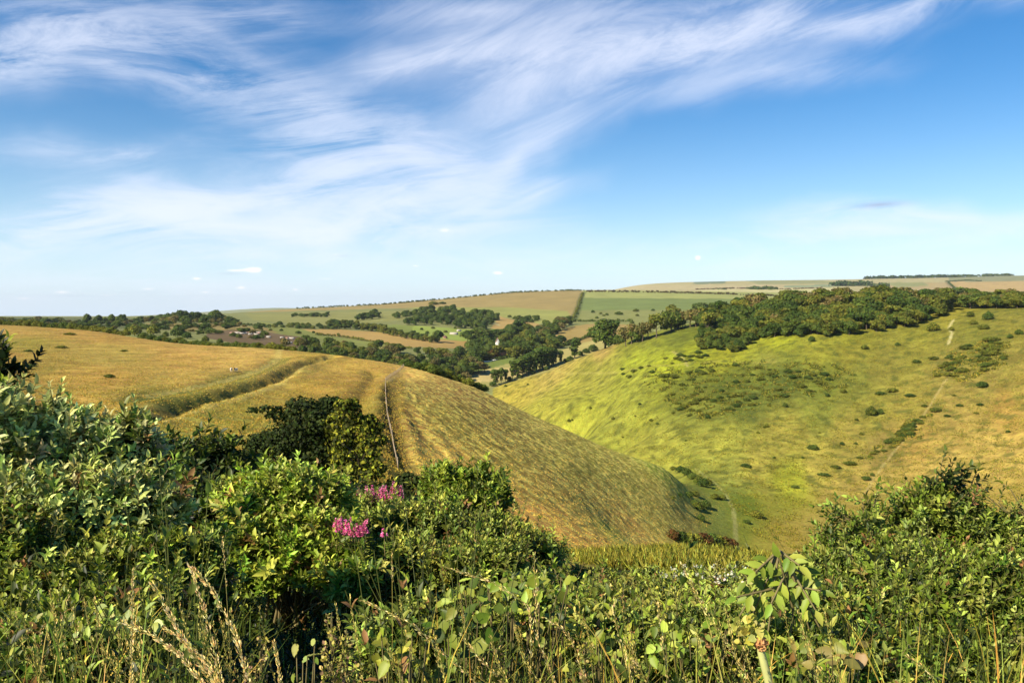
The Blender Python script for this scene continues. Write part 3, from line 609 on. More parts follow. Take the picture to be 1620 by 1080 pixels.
def make_proto(kind, seed):
    r = np.random.default_rng(seed)
    if kind == 'broad': lob = lobes_round(r, 4.6, 10, 10, .12); n, sz, pal, R_ = 2600, .72, PAL_DARK, 4.6
    elif kind == 'olive': lob = lobes_round(r, 5.0, 10, 9, .1); n, sz, pal, R_ = 2600, .72, PAL_OLIVE, 5.0
    elif kind == 'brown': lob = lobes_round(r, 4.2, 10, 8, .35); n, sz, pal, R_ = 800, .8, PAL_BROWN, 4.2
    elif kind == 'slim': lob = [(0, 0, 3.2, .9, .9, 2.2), (.2, 0, 5.6, 1.3, 1.3, 2), (-.2, .1, 8, 1.7, 1.7, 1.7), (.7, 0, 8.6, 1.1, 1.1, 1.1), (-.8, 0, 7.6, .9, .9, 1)]; n, sz, pal, R_ = 800, .6, PAL_DARK, 1.5
    elif kind == 'airy': lob = lobes_round(r, 4.0, 10, 8, .5)[1:]; n, sz, pal, R_ = 620, .8, PAL_OLIVE, 4.0
    elif kind in ('shrub', 'gorse', 'redbush'):
        lob = [(0, 0, 3.4, 5.2, 5.2, 5.0), (2.8, 0.6, 3.0, 3.2, 3.2, 4.4), (-2.8, -.8, 2.8, 3.4, 3.2, 4.0), (.6, 2.4, 3.4, 3, 3, 4.4), (-.5, -2.6, 2.6, 3, 3, 4.2), (-1, .4, 6.8, 2.4, 2.4, 2.8), (1.9, -.6, 6.2, 2.0, 2.0, 2.6)]
        n, sz, pal, R_ = 1300, .95, {'shrub': PAL_DARK, 'gorse': PAL_GORSE, 'redbush': PAL_RED}[kind], 4
    cr = crown_np(r, lob, n, sz, pal, .35 if kind in ('shrub', 'gorse', 'redbush') else .6)
    tr = trunk_np(r, 10 if kind not in ('shrub', 'gorse', 'redbush') else 5, .32 if kind != 'slim' else .22, R_)
    return cr, tr
def proto_mesh(kind, v):
    """mesh data shared by every copy"""
    key = (kind, v)
    if key not in PROTO:
        cr, tr = make_proto(kind, 11 + v * 7 + len(kind) * 101)
        a = mesh_np('crown', cr[0], cr[1], M_TREE, None, cr[2]); b = mesh_np('trunk', tr[0], tr[1], M_BARK, None, tr[2])
        PROTO[key] = (a.data, b.data); bpy.data.objects.remove(a); bpy.data.objects.remove(b)
    return PROTO[key]
prr = np.random.default_rng(99)
def tree(name, kind, loc, h, label, cat, group=None, w=1.0, parts=True, v=None):
    v = int(prr.integers(0, 3)) if v is None else v
    cm, tm = proto_mesh(kind, v); s = h / 10.0 * prr.uniform(.94, 1.06)
    if parts:
        t = empty(name, loc, label, cat, group)
        t.rotation_euler = (0, 0, prr.uniform(0, 6.28)); t.scale = (s * w, s * w, s)
        for nm, me in (('crown', cm), ('trunk', tm)):
            o = bpy.data.objects.new(nm, me); COL.objects.link(o); o.parent = t
    else:
        t = bpy.data.objects.new(name, cm); COL.objects.link(t); t.location = loc; tag(t, label, cat, group)
        t.rotation_euler = (0, 0, prr.uniform(0, 6.28)); t.scale = (s * w, s * w, s)
    t.location.z -= 0.04 * h
    return t
def hpx(h, d): return h * d / F
LOOK = {'broad': 'dark green', 'olive': 'olive-green', 'brown': 'grey-brown', 'shrub': 'dark green', 'gorse': 'olive-green', 'redbush': 'rusty', 'slim': 'slender', 'airy': 'thin-crowned'}
AUTO = {'trees of the upper wood on the right-hand hill': 'tree in the hilltop wood', 'trees of the lower wood on the right-hand hill': 'tree in the lower hillside wood', 'trees of the thin belt left of the wood': 'tree in the thin belt left of the wood',
 'ivy-clad trees of the row on the green hill crest': 'ivy-clad tree in the crest row', 'trees of the valley belt': 'tree in the belt behind the golden ridge', 'trees round the valley houses': 'tree round the white gabled house',
 'trees of the slanting belt beyond the village': 'tree in the slanting belt beyond the village', 'trees of the curving belt above the strip field': 'tree in the belt above the golden strip field', 'trees of the far wood': 'tree in the solid far wood',
 'trees of the little copse': 'tree in the little far copse', 'trees of the far left row': 'tree in the far left row', 'bushes above the strip field': 'bush above the golden strip field', 'bushes dotted over the far pastures': 'bush on the far pasture',
 'bushes below the wide green field': 'bush below the wide green field', 'trees along the far left skyline': 'tree on the left skyline', 'scrub trees below the left skyline': 'bushy tree below the left skyline', 'bushes along the golden field edge': 'bush in the golden field hedge',
 'gorse bushes behind the spur crest': 'bush behind the brown spur crest', 'bushes beside the valley path': 'thorn bush beside the valley path', 'small bushes scattered on the right-hand hillside': 'bush scattered on the right-hand hillside',
 'scrub bushes in the dark hillside patches': 'scrub bush in the dark hillside patches', 'trees of the clump left of the far wood': 'tree in the clump left of the far wood', 'rusty thicket at the near end of the valley path': 'bush in the rusty valley thicket'}
def auto_label(base, p, k, pts):
    l = _auto(base, p, k, pts)
    return l.replace('mid-sized ', 'middling ') if len(l.split()) <= 16 else l.replace('mid-sized ', '').replace(', front,', ',').replace(', back,', ',')
def _auto(base, p, k, pts):
    xs = np.array([q[0] for q in pts]); ys = np.array([q[1] for q in pts]); hs = np.array([q[2] for q in pts])
    f = (p[0] - xs.min()) / max(np.ptp(xs), 1); pos = ['at its left end', 'left of its middle', 'near its middle', 'right of its middle', 'at its right end'][int(min(4, f * 5))]
    near = (p[1] > np.median(ys)) == (np.median(ys) < 700 and ys.max() < 700)
    size = 'tall' if p[2] > np.quantile(hs, .66) else ('low' if p[2] < np.quantile(hs, .33) else 'mid-sized')
    return '%s %s %s, %s, %s' % (size, LOOK[k], base, 'front' if near else 'back', pos.replace('its', 'the').replace('the middle', 'middle'))
def grp(kinds, pts, name, label, cat, group=None, w=1.0, parts=True, dmin=60, beyond=None):
    """pts: (photo column, photo row of the foot, height in photo pixels) or, with beyond, (column, distance, height)"""
    for i, p in enumerate(pts):
        loc = on(p[0], p[1]) if beyond else at(p[0], p[1], dmin)
        ww = w * (p[3] if len(p) > 3 else prr.uniform(.85, 1.2)); k = kinds[int(prr.integers(0, len(kinds)))] if not (len(p) > 4) else p[4]
        tree(name, k, loc, hpx(p[2], loc.y), label[i % len(label)] if isinstance(label, list) else (auto_label(AUTO[group], p, k, pts) if group in AUTO else label), cat, group, ww, parts)
def fill(poly, n, hlo, hhi, seed, gap=6.0, dmin=60, hfun=None):
    r = np.random.default_rng(seed); xs = [p[0] for p in poly]; ys = [p[1] for p in poly]; out = []; tries = 0
    while len(out) < n and tries < n * 60:
        tries += 1; x = r.uniform(min(xs), max(xs)); y = r.uniform(min(ys), max(ys))
        if not inpoly(np.array([x]), np.array([y]), poly)[0]: continue
        if any(abs(x - q[0]) < gap and abs(y - q[1]) < gap * .35 for q in out): continue
        out.append((x, y, hfun(x, y, r) if hfun else r.uniform(hlo, hhi)))
    return out
def hedge(name, pts, h, label, cat='hedge', dmin=900, step=None, kind='gorse', gaps=0.0, base=None):
    """one hedge: a ragged continuous row of foliage along a line on the ground"""
    r = np.random.default_rng(int(pts[0][0] * 7 + pts[0][1])); pl = np.array([list(at(x, y, dmin)) for x, y in pts])
    P = []; parts = []
    for a, b in zip(pl[:-1], pl[1:]):
        L_ = np.linalg.norm(b - a); hh = hpx(h, (a[1] + b[1]) / 2); n = max(2, int(L_ / (hh * .8)))
        for i in range(n):
            if r.random() < gaps: continue
            q = a + (b - a) * ((i + r.uniform(0, 1)) / n); q[2] = gz(np.array([q[0]]), np.array([q[1]]))[0]; s = hh * r.uniform(.6, 1.25)
            parts.append(crown_np(r, [(q[0], q[1], q[2] + s * .42, s * .7, s * .7, s * .6)], 46, s * .36, {'gorse': PAL_GORSE, 'broad': PAL_DARK, 'redbush': PAL_RED}[kind], .4))
    V, Fs, C = join(parts); org = pl[0]
    o = mesh_np(name, V - org, Fs, M_TREE, None, C); o.location = org
    return tag(o, label, cat)
# ------------------------------------------------------------------ woods, trees and hedges of the middle distance
WOOD = [(1100, 512), (1106, 553), (1163, 560), (1193, 541), (1213, 534), (1313, 533), (1380, 527), (1430, 517), (1477, 507), (1497, 493), (1547, 488), (1680, 490), (1680, 477), (1400, 478), (1250, 482), (1180, 496)]
def hw(x, y, r):
    k = smooth(560, 500, y); return float((15 + 14 * k) * r.uniform(.75, 1.2) * (1 - .25 * smooth(1450, 1560, x)))
W = fill(WOOD, 290, 0, 0, 5, 7.0, 60, hw)
W += [(1549 + 5.5 * i, 485 + (i % 3) * 1.6, float(prr.uniform(18, 27))) for i in range(17)]
up = [p for p in W if p[1] < 500]; lo = [p for p in W if p[1] >= 500]
grp(['olive', 'broad', 'olive', 'brown'], up, 'broadleaf_tree', 'rounded broadleaf tree packed into the upper wood along the crest of the right-hand hill', 'tree', 'trees of the upper wood on the right-hand hill', 1.15)
grp(['broad', 'broad', 'olive'], lo, 'broadleaf_tree', 'dense green tree in the lower wood hanging on the right-hand hillside', 'tree', 'trees of the lower wood on the right-hand hill', 1.1)
grp(['broad'], [(1175, 499, 34, 1.0), (1437, 480, 25, 1.2), (1112, 506, 29, 1.3), (1135, 505, 27, 1.3), (1268, 486, 27, 1.5), (1538, 480, 26, 1.1)], 'broadleaf_tree',
    ['tall dark round-topped tree at the upper left of the hillside wood', 'lone domed tree rising above the middle of the hilltop wood', 'wide dark tree at the left corner of the hillside wood', 'wide dark tree beside the left corner tree of the hillside wood',
     'broad dark dome standing above the left third of the hilltop wood', 'dark tree standing above the wood near the top of the chalk path'], 'tree')
grp(['brown'], [(1200, 502, 34, .9), (1305, 525, 22, .8), (1228, 520, 26, .9)], 'dead_tree', ['greyish thin-leaved tree right of the tall dark tree in the wood', 'grey thin tree at the middle of the lower edge of the wood', 'grey-brown tree inside the left part of the hillside wood'], 'tree')
grp(['brown', 'broad', 'airy'], [(990, 548, 32, 1, 'brown'), (999, 545, 34, 1, 'brown'), (1007, 543, 30, 1, 'broad'), (1016, 541, 36, .9, 'brown'), (1025, 538, 30, 1, 'brown'), (1062, 525, 34, 1, 'broad'), (1071, 522, 30, 1, 'broad'), (1080, 519, 30, 1, 'brown'),
    (1092, 518, 30, 1, 'brown'), (1101, 517, 32, 1, 'brown'), (1128, 520, 30, 1, 'brown')], 'hillside_tree', 'grey-green tree in the thin belt climbing to the left end of the wood', 'tree', 'trees of the thin belt left of the wood')
grp(['airy'], [(1038, 535, 42, .85), (1064, 512, 34, 1.1), (1120, 533, 40, .8)], 'bare_trunked_tree', ['tree with pale forked trunk and flat green crown left of the wood', 'flat-topped brownish tree behind the pale-trunked tree', 'leaning pale-trunked tree at the left lower corner of the wood'], 'tree')
grp(['broad'], [(957, 551, 49, 1.15, 'broad')], 'broadleaf_tree', 'big dark rounded tree standing alone on the crest of the grassy hill', 'tree')
grp(['shrub'], [(938, 556, 13, 1.2), (927, 559, 9, 1.3), (978, 545, 16, 1), (984, 543, 12, 1)], 'shrub', ['dark bush at the left foot of the big rounded tree', 'low bush left of the dark bush by the big rounded tree', 'green bush close to the right side of the big rounded tree', 'small bush right of the big rounded tree by the bare bank'], 'bush')
grp(['slim'], [(909, 568, 33, 1.7), (887, 576, 23, 1.2)], 'ivy_tree', ['slender tree with a ragged crown between the ivy row and the big rounded tree', 'short leaning tree at the upper end of the ivy-clad row'], 'tree')
grp(['slim'], [(784, 609, 27, 1.5), (793, 606, 25), (800, 604, 20), (811, 601, 30), (818, 599, 33, 1.4), (826, 597, 34), (833, 595, 36, 1.3), (839, 593, 36), (846, 591, 37), (853, 589, 38, 1.4), (860, 586, 38), (866, 584, 37), (872, 581, 34, 1.3), (877, 579, 30)],
    'ivy_tree', 'tall thin ivy-clad tree in the row on the left crest of the green hill', 'tree', 'ivy-clad trees of the row on the green hill crest', 1.25)
grp(['shrub'], [(806, 603, 8), (822, 599, 7), (842, 593, 8), (864, 586, 7), (895, 573, 7), (902, 571, 9), (780, 611, 9), (918, 563, 8)], 'shrub', 'low shrub under the row of thin ivy-clad trees', 'bush', 'shrubs under the ivy-clad row', 1.2, False)
# trees of the valley
V1 = [(448, 553), (520, 551), (600, 562), (640, 572), (700, 576), (775, 578), (775, 586), (735, 606), (640, 600), (560, 582), (480, 568)]
grp(['broad', 'broad', 'olive', 'brown'], fill(V1, 92, 15, 24, 21, 7, 700), 'valley_tree', 'dark leafy tree in the long belt behind the near golden ridge', 'tree', 'trees of the valley belt', 1.05, True, 700)
grp(['broad', 'broad', 'olive'], [(472, 548, 15), (486, 546, 17), (598, 556, 22), (590, 558, 18), (622, 558, 17, 1.4), (632, 560, 15, 1.3), (660, 560, 13), (680, 566, 20, 1.2), (702, 568, 20, 1.3), (728, 566, 20), (745, 568, 22), (752, 572, 24)], 'valley_tree',
    'rounded tree standing up out of the valley belt against the golden field', 'tree', 'taller trees of the valley belt', 1.05, True, 700)
V2 = [(742, 556), (790, 536), (835, 528), (880, 535), (900, 552), (868, 566), (800, 570), (745, 574)]
grp(['broad', 'olive', 'broad'], fill(V2, 62, 15, 23, 22, 7, 900), 'village_tree', 'leafy tree crowding round the white house in the valley', 'tree', 'trees round the valley houses', 1.05, True, 900)
V3 = [(832, 545), (850, 528), (880, 516), (902, 511), (905, 516), (878, 530), (855, 545)]
grp(['broad', 'brown', 'broad'], fill(V3, 26, 15, 20, 23, 6, 900), 'belt_tree', 'grey-green tree in the belt slanting up the fields beyond the village', 'tree', 'trees of the slanting belt beyond the village', .9, True, 900)
V4 = [(520, 516), (560, 517), (600, 521), (640, 531), (688, 540), (690, 543), (640, 536), (600, 526), (560, 522), (515, 520)]
grp(['broad', 'olive'], fill(V4, 48, 8, 14, 24, 5, 900), 'field_tree', 'dark tree in the curving belt above the golden strip field', 'tree', 'trees of the curving belt above the strip field', 1.1, True, 900)
grp(['broad'], [(692, 541, 20, 1.2), (740, 541, 22, 1.2), (760, 541, 25, 1.4), (775, 541, 22, 1.2), (788, 538, 20, 1.3), (806, 532, 22, 1.2), (820, 528, 24, 1.3)], 'broadleaf_tree',
    ['round dark tree alone at the tip of the golden strip field', 'wide round tree right of the pale sheds', 'largest round tree right of the pale sheds', 'round tree above left of the white gable', 'spreading tree directly above the white gable',
     'spreading tree right above the white gable', 'tall tree at the foot of the slanting belt'], 'tree', None, 1, True, 900)
V5 = [(640, 514), (648, 503), (668, 496), (700, 493), (770, 500), (790, 508), (766, 522), (738, 522), (700, 516)]
grp(['broad'], fill(V5, 75, 11, 15, 25, 5, 1200), 'wood_tree', 'tree of the solid dark wood on the far slope', 'tree', 'trees of the far wood', 1.0, True, 1200)
grp(['shrub', 'broad'], fill([(812, 505), (852, 503), (850, 508), (835, 512), (826, 511)], 16, 6, 8, 26, 4, 1200), 'copse_tree', 'small dark tree of the little copse right of the far wood', 'tree', 'trees of the little copse', 1.2, False, 1200)
grp(['shrub', 'broad'], fill([(463, 500), (520, 499), (524, 502), (463, 502)], 18, 5, 7, 27, 3, 1200), 'far_tree', 'small tree of the dark row on the far left slope', 'tree', 'trees of the far left row', 1.2, False, 1200)
grp(['broad'], fill([(560, 507), (592, 498), (600, 503), (575, 508)], 14, 8, 12, 28, 4, 1200), 'far_tree', 'dark tree of the small clump left of the far wood', 'tree', 'trees of the clump left of the far wood', 1.1, False, 1200)
grp(['shrub', 'broad'], fill([(622, 502), (655, 498), (652, 503), (624, 504)], 9, 8, 10, 29, 4, 1200), 'far_tree', 'dark tree close to the left end of the far wood', 'tree', 'trees at the left end of the far wood', 1.1, False, 1200)
grp(['shrub', 'gorse'], fill([(432, 514), (470, 515), (530, 519), (530, 521), (432, 520)], 24, 5, 8, 30, 4, 900), 'far_bush', 'low dark bush of the line above the golden strip field', 'bush', 'bushes above the strip field', 1.3, False, 900)
grp(['gorse', 'shrub'], [(472, 528, 6), (445, 524, 5), (415, 525, 4), (428, 523, 4), (503, 530, 4), (496, 527, 4), (535, 530, 4), (575, 521, 4), (676, 528, 5), (667, 522, 4), (720, 520, 4), (705, 526, 4), (685, 520, 4), (674, 531, 5), (806, 502, 4), (686, 482, 6, 2.0), (700, 481, 4, 2.0), (668, 534, 4)],
    'field_bush', 'tiny dark bush dotted over the far pasture', 'bush', 'bushes dotted over the far pastures', 1.3, False, 900)
grp(['gorse', 'shrub'], [(938, 495, 5), (950, 497, 4), (960, 499, 4), (955, 500, 3), (979, 498, 6, 1.6), (1006, 493, 5, 1.4), (1008, 500, 4), (1033, 492, 4), (944, 504, 4), (937, 508, 4), (1000, 512, 5), (913, 497, 4), (910, 502, 4), (906, 507, 4), (916, 489, 4), (903, 511, 4), (919, 480, 3), (945, 503, 3)],
    'pasture_bush', 'small dark bush in the pasture below the wide green field', 'bush', 'bushes below the wide green field', 1.3, False, 1200)
# skyline on the far left
sk = []
for px in np.arange(-6, 384, 5.2):
    top = np.interp(px, [0, 60, 125, 200, 245, 290, 312, 345, 360, 384], [499, 498, 498, 497, 493, 490, 492, 489, 494, 497])
    sk.append((px, 1500 + prr.uniform(-150, 150), max(4, (511 - px * .012 - top) * prr.uniform(.6, 1.05))))
grp(['broad', 'olive', 'shrub', 'brown'], sk, 'skyline_tree', 'small dark tree of the low wood along the far left skyline', 'tree', 'trees along the far left skyline', 1.35, False, 60, True)
grp(['broad', 'shrub', 'brown'], [(x, 1150 + prr.uniform(-200, 150), prr.uniform(6, 11)) for x in np.arange(-5, 420, 4.4)], 'scrub_tree', 'low dark bushy tree in the scrub below the left skyline', 'tree', 'scrub trees below the left skyline', 1.7, False, 60, True)
grp(['broad'], [(137, 1400, 20, .8), (155, 1400, 17, .9), (177, 1400, 19, .8), (192, 1400, 18, .9), (291, 1500, 22, 1.1), (341, 1500, 23, 1.2), (312, 1500, 18, 1.3)], 'round_tree',
    ['leftmost of four ball-shaped trees on the left skyline', 'second of four ball-shaped trees on the left skyline', 'third of four ball-shaped trees on the left skyline', 'rightmost of four ball-shaped trees on the left skyline',
     'tall pale-tipped tree on top of the left skyline wood', 'dark flat-domed tree at the right end of the left skyline wood', 'dark spreading tree between the two tallest on the left skyline'], 'tree', None, 1, True, 60, True)
# hawthorns behind the golden crest
hb = [(x, float(np.interp(x, [0, 150, 300, 430, 520], [470, 440, 400, 345, 320])) , prr.uniform(8, 13)) for x in list(np.arange(2, 200, 7.0)) + list(np.arange(226, 470, 7.0))]
grp(['gorse', 'shrub', 'olive'], hb, 'hawthorn_bush', 'olive hawthorn bush in the ragged hedge along the far edge of the golden field', 'bush', 'bushes along the golden field edge', 1.25, False, 60, True)
grp(['shrub', 'gorse'], [(213, 531, 19, 1.2), (243, 530, 18, 1.0), (262, 534, 12, .9), (281, 533, 19, 1.1), (206, 525, 15, 1.2), (325, 541, 11, 1), (348, 544, 9, 1), (296, 536, 12, 1.2)], 'hawthorn_bush',
    ['big rounded hawthorn bush standing forward into the golden field', 'tall bush just right of the forward hawthorn', 'small ball-shaped bush in the golden field edge', 'dark domed bush right of the small ball-shaped bush',
     'tall bush behind the forward hawthorn', 'small round bush set forward at the right of the field hedge', 'rightmost small round bush set forward of the field hedge', 'low bush right of the dark domed bush'], 'bush')
# gorse on the nose of the spur
def crest(px): return float(np.interp(px, [620, 700, 760, 800], [262, 272, 285, 290]))
grp(['gorse', 'gorse', 'shrub'], [(x, crest(x) + prr.uniform(4, 26), prr.uniform(10, 17)) for x in np.arange(642, 768, 4.5)], 'gorse_bush', 'dark gorse bush on the far side of the brown spur crest', 'bush', 'gorse bushes behind the spur crest', 1.3, False, 60, True)
# bushes on the valley floor
vb = [(1065, 742, 7, 1.3), (1076, 748, 10, 1.3), (1086, 752, 12, 1.2), (1096, 757, 12, 1.2), (1105, 766, 14, 1.1), (1113, 770, 15, 1.2), (1119, 767, 13, 1), (1090, 786, 10, 1.6), (1100, 784, 9, 1.5), (1104, 806, 15, 1.1), (1116, 804, 15, 1.0), (1098, 800, 11, 1.2),
      (1131, 789, 10, 1.4), (1142, 790, 8, 1.5), (1109, 824, 12, .9), (1064, 790, 6, 1.6), (1076, 785, 6, 1.5)]
grp(['gorse', 'shrub'], vb, 'valley_bush', 'dark thorn bush at the foot of the brown slope beside the valley path', 'bush', 'bushes beside the valley path', 1.1)
grp(['redbush', 'gorse', 'redbush', 'shrub'], [(1064, 853, 18), (1076, 860, 22), (1088, 863, 24), (1100, 865, 26), (1112, 866, 26), (1124, 868, 28), (1136, 868, 26), (1147, 867, 22), (1157, 866, 17)], 'rusty_bush',
    'rusty-green bush in the thicket at the near end of the valley path', 'bush', 'rusty thicket at the near end of the valley path', 1.05, True, 60)
grp(['gorse', 'shrub'], [(1197, 818, 13, 1.5), (1181, 828, 6, 2.2), (1286, 711, 8, 2.2), (1378, 657, 17, .9), (1392, 655, 10, 1.2), (1284, 541, 10, 1.0), (1476, 524, 16, 1.2), (1180, 738, 7, 2.4)], 'slope_bush',
    ['loose round bush right of the valley path', 'low spreading bush below the loose round bush', 'low oval bush halfway up the green slope', 'tall dark juniper-like bush in mid slope', 'low bush touching the tall dark mid-slope bush',
     'small round bush just below the hillside wood', 'dark bush at the right-hand end of the lower wood edge', 'flat bush on the slope above the valley path bend'], 'bush')
sb = [(1178, 553, 5), (1368, 553, 8), (1420, 548, 6), (1505, 524, 7), (1535, 502, 9), (1540, 515, 8), (1553, 522, 8), (1563, 506, 16, .8), (1560, 522, 8), (1612, 530, 10), (1598, 535, 7), (1554, 613, 10, 1.3), (1242, 645, 7), (1309, 629, 6), (1334, 622, 8), (1213, 676, 6), (1199, 686, 5),
      (1355, 667, 5), (1363, 689, 5), (1332, 703, 5), (1354, 702, 4), (1225, 725, 4), (1209, 677, 4), (1185, 742, 4), (1595, 686, 5), (1412, 620, 7, 2), (1393, 626, 6, 2), (1440, 628, 6, 2), (1477, 570, 6, 2), (1450, 575, 6, 1.8), (1345, 736, 6, 2.4), (1322, 740, 5, 2.4), (1303, 752, 5, 3), (1370, 760, 6, 2), (1380, 755, 6),
      (1258, 772, 5, 1.8), (1270, 726, 4), (900, 668, 5), (905, 668, 3), (934, 648, 4), (970, 664, 5), (1030, 668, 5), (1040, 672, 4), (1005, 660, 3), (1105, 652, 6), (1120, 662, 6), (1065, 655, 5), (1012, 640, 4), (1085, 700, 3), (985, 695, 3), (800, 612, 4), (835, 610, 3), (1440, 690, 5, 2), (1480, 650, 6, 2.5)]
grp(['gorse', 'shrub'], sb, 'slope_bush', 'small dark bush scattered on the right-hand hillside', 'bush', 'small bushes scattered on the right-hand hillside', 1.25, False)
sb2 = fill([(1040, 590), (1130, 580), (1250, 575), (1330, 600), (1300, 620), (1230, 630), (1180, 650), (1090, 665), (1060, 640)], 70, 3, 7, 41, 5)
sb2 += fill([(1500, 560), (1570, 535), (1600, 560), (1560, 590), (1480, 600)], 40, 4, 9, 42, 5) + fill([(1380, 720), (1450, 665), (1470, 655), (1440, 690), (1400, 715), (1350, 730)], 26, 3, 7, 43, 5)
sb2 += fill([(960, 590), (1110, 550), (1120, 565), (1000, 600)], 20, 3, 6, 44, 6) + fill([(1250, 600), (1620, 560), (1620, 680), (1300, 720)], 8, 2, 5, 45, 6)
grp(['gorse', 'gorse', 'shrub'], sb2, 'scrub_bush', 'low green scrub bush in the dark patches of the right-hand hillside', 'bush', 'scrub bushes in the dark hillside patches', 2.1, False)
grp(['gorse', 'shrub'], [(173, 598, 7, 2.6), (97, 551, 5, 3.5), (45, 556, 4, 3), (110, 530, 4, 4), (196, 556, 3, 4), (50, 580, 5, 3)], 'low_thorn', ['low dark thorn patch with a raised middle in the golden field', 'flat dark patch of thorn high in the golden field', 'flat thorn patch by the left edge of the golden field',
    'thin dark thorn line near the crest of the golden field', 'faint low thorn patch in mid field', 'low thorn patch beside the elder at the left edge'], 'bush', None, 1, False)
# hedges
hedge('hedge', [(470, 489), (560, 484.5), (600, 482.5), (700, 474), (800, 464.5), (860, 461.5), (925, 460.2)], 2.6, 'long dark hedge running along the far skyline ridge', 'hedge', 1500, None, 'broad', .18)
hedge('hedge', [(925, 462), (1000, 462.6), (1150, 466), (1230, 469)], 3.2, 'reddish dark hedge above the pale strip of the far hill', 'hedge', 1500, None, 'redbush', .12)
hedge('hedge', [(880, 552), (905, 543), (935, 532), (960, 524)], 6, 'thick hedge between two golden fields beyond the village', 'hedge', 1000, None, 'broad')
hedge('hedge', [(850, 520), (880, 514), (910, 509), (960, 509), (1000, 509)], 4, 'dark hedge along the top of the small domed field', 'hedge', 1200, None, 'broad')
hedge('hedge', [(500, 530), (540, 533), (600, 543), (650, 552)], 3.5, 'narrow hedge below the golden strip field', 'hedge', 900, None, 'gorse')
hedge('hedge', [(365, 514), (400, 516), (428, 519)], 5.5, 'dark low hedge in front of the left skyline pasture', 'hedge', 900, None, 'broad')
hedge('hedge', [(740, 577), (765, 573), (790, 569), (822, 563)], 4, 'hedge along the village edge of the pale paddock', 'hedge', 900, None, 'broad')
hedge('hedge', [(903, 511), (911, 495), (917, 478), (922, 464)], 2.4, 'straight dark hedge climbing the far hill between two fields', 'hedge', 1200, None, 'gorse', .45)
hedge('hedge', [(1100, 458.5), (1160, 456.5), (1240, 458), (1300, 456)], 1.8, 'thin hedge across the pale fields of the farthest downs', 'hedge', 3500, None, 'redbush', .2)
hedge('hedge', [(1500, 447), (1507, 453), (1516, 460)], 1.8, 'slanting hedge on the farthest downs above the hilltop wood', 'hedge', 2500, None, 'broad')
hedge('hedge', [(1495, 446), (1530, 444), (1552, 445)], 1.8, 'short level hedge on the farthest downs at the right', 'hedge', 2500, None, 'broad')
def far_wood(pts, h, label, dmin=3800):
    """a distant wood that reads as one mass"""
    r = np.random.default_rng(int(pts[0][0])); parts = []
    for (x, y, n) in pts:
        for i in range(n):
            q = at(x + r.uniform(-9, 9), y + r.uniform(-.8, .8), dmin); s = hpx(h, q.y) * r.uniform(.7, 1.2)
            parts.append(crown_np(r, [(q.x, q.y, q.z + s * .2, s * .9, s * .9, s * .6)], 40, s * .4, PAL_DARK, .4))
    V, Fs, C = join(parts); org = np.array(at(pts[0][0], pts[0][1], dmin)); o = mesh_np('far_wood', V - org, Fs, M_TREE, None, C); o.location = org
    return tag(o, label, 'wood', None, 'stuff')
far_wood([(x, 437.5, 5) for x in range(1376, 1506, 9)], 5.5, 'long dark wood on the skyline of the farthest downs')
far_wood([(x, 435.5, 5) for x in range(1514, 1602, 9)], 4.5, 'dark wood on the skyline at the far right')
far_wood([(x, 452, 5) for x in range(1326, 1372, 8)], 8, 'blue-green wood in a fold of the farthest downs')
far_wood([(x, 453, 4) for x in range(1385, 1402, 8)], 6, 'small grey wood right of the fold wood')
far_wood([(x, 457.5, 4) for x in range(1186, 1232, 8)], 5, 'purplish farm copse on the farthest downs')
far_wood([(x, 457.5, 2) for x in range(1128, 1150, 10)], 3, 'tiny copse left of the farm copse')
# ------------------------------------------------------------------ low growth on the hills (uncountable): tussocks
def tussocks(name, label, poly, n, size, pal, seed, dmin=60, dmax=1000, mask=None, width=.35, gain=1.7):
    r = np.random.default_rng(seed); xs = np.array([p[0] for p in poly]); ys = np.array([p[1] for p in poly])
    px = r.uniform(xs.min(), xs.max(), n * 4); py = r.uniform(ys.min(), ys.max(), n * 4); m = inpoly(px + 26 * fbm(px / 40, py / 22, 3) * min(1, size), py + 16 * fbm(px / 40 + 9, py / 22, 3) * min(1, size), poly); px = px[m][:n]; py = py[m][:n]
    u, t = ray(px, py); vs = np.linspace(math.log(dmin), math.log(dmax), 420); d = np.empty(len(px))
    for i in range(0, len(px), 4000):
        g = gt(u[i:i + 4000, None] + 0 * vs[None], vs[None] + 0 * u[i:i + 4000, None]) >= t[i:i + 4000, None]
        k = np.argmax(g, 1); d[i:i + 4000] = np.where(g.any(1), np.exp(vs[k]), -1)
    ok = d > 0; u, d = u[ok], d[ok] * (1 + r.uniform(-.004, .004, ok.sum())); X = u * d; Y = d
    if mask is not None: k = mask(X, Y, r); X, Y = X[k], Y[k]
    Z = gz(X, Y); n = len(X); pos = np.repeat(np.c_[X, Y, Z - .03], 3, 0); N_ = len(pos)
    pos[:, :2] += r.normal(0, .12 * size, (N_, 2)) * 2
    f = unit(np.c_[r.normal(0, .5, (N_, 2)), np.ones(N_)]); nr = rdir(N_, r); nr[:, 2] *= .2
    c = np.repeat(palette(n, pal, r, .18), 3, 0)
    V, Fs, C = scatter(LEAF4, pos, f, nr, size * r.uniform(.5, 1.3, N_), c * KALB * gain, width)
    return tag(mesh_np(name, V, Fs, M_GRASS, None, C), label, 'grass', None, 'stuff')
LF = [(0, 505), (150, 520), (440, 548), (560, 562), (640, 578), (640, 800), (500, 820), (300, 800), (0, 780)]
GOLD = [(212, 172, 84), (196, 154, 72), (224, 188, 104), (176, 150, 66)]
OLIV = [(172, 160, 62), (150, 142, 54), (186, 172, 74), (120, 118, 42)]
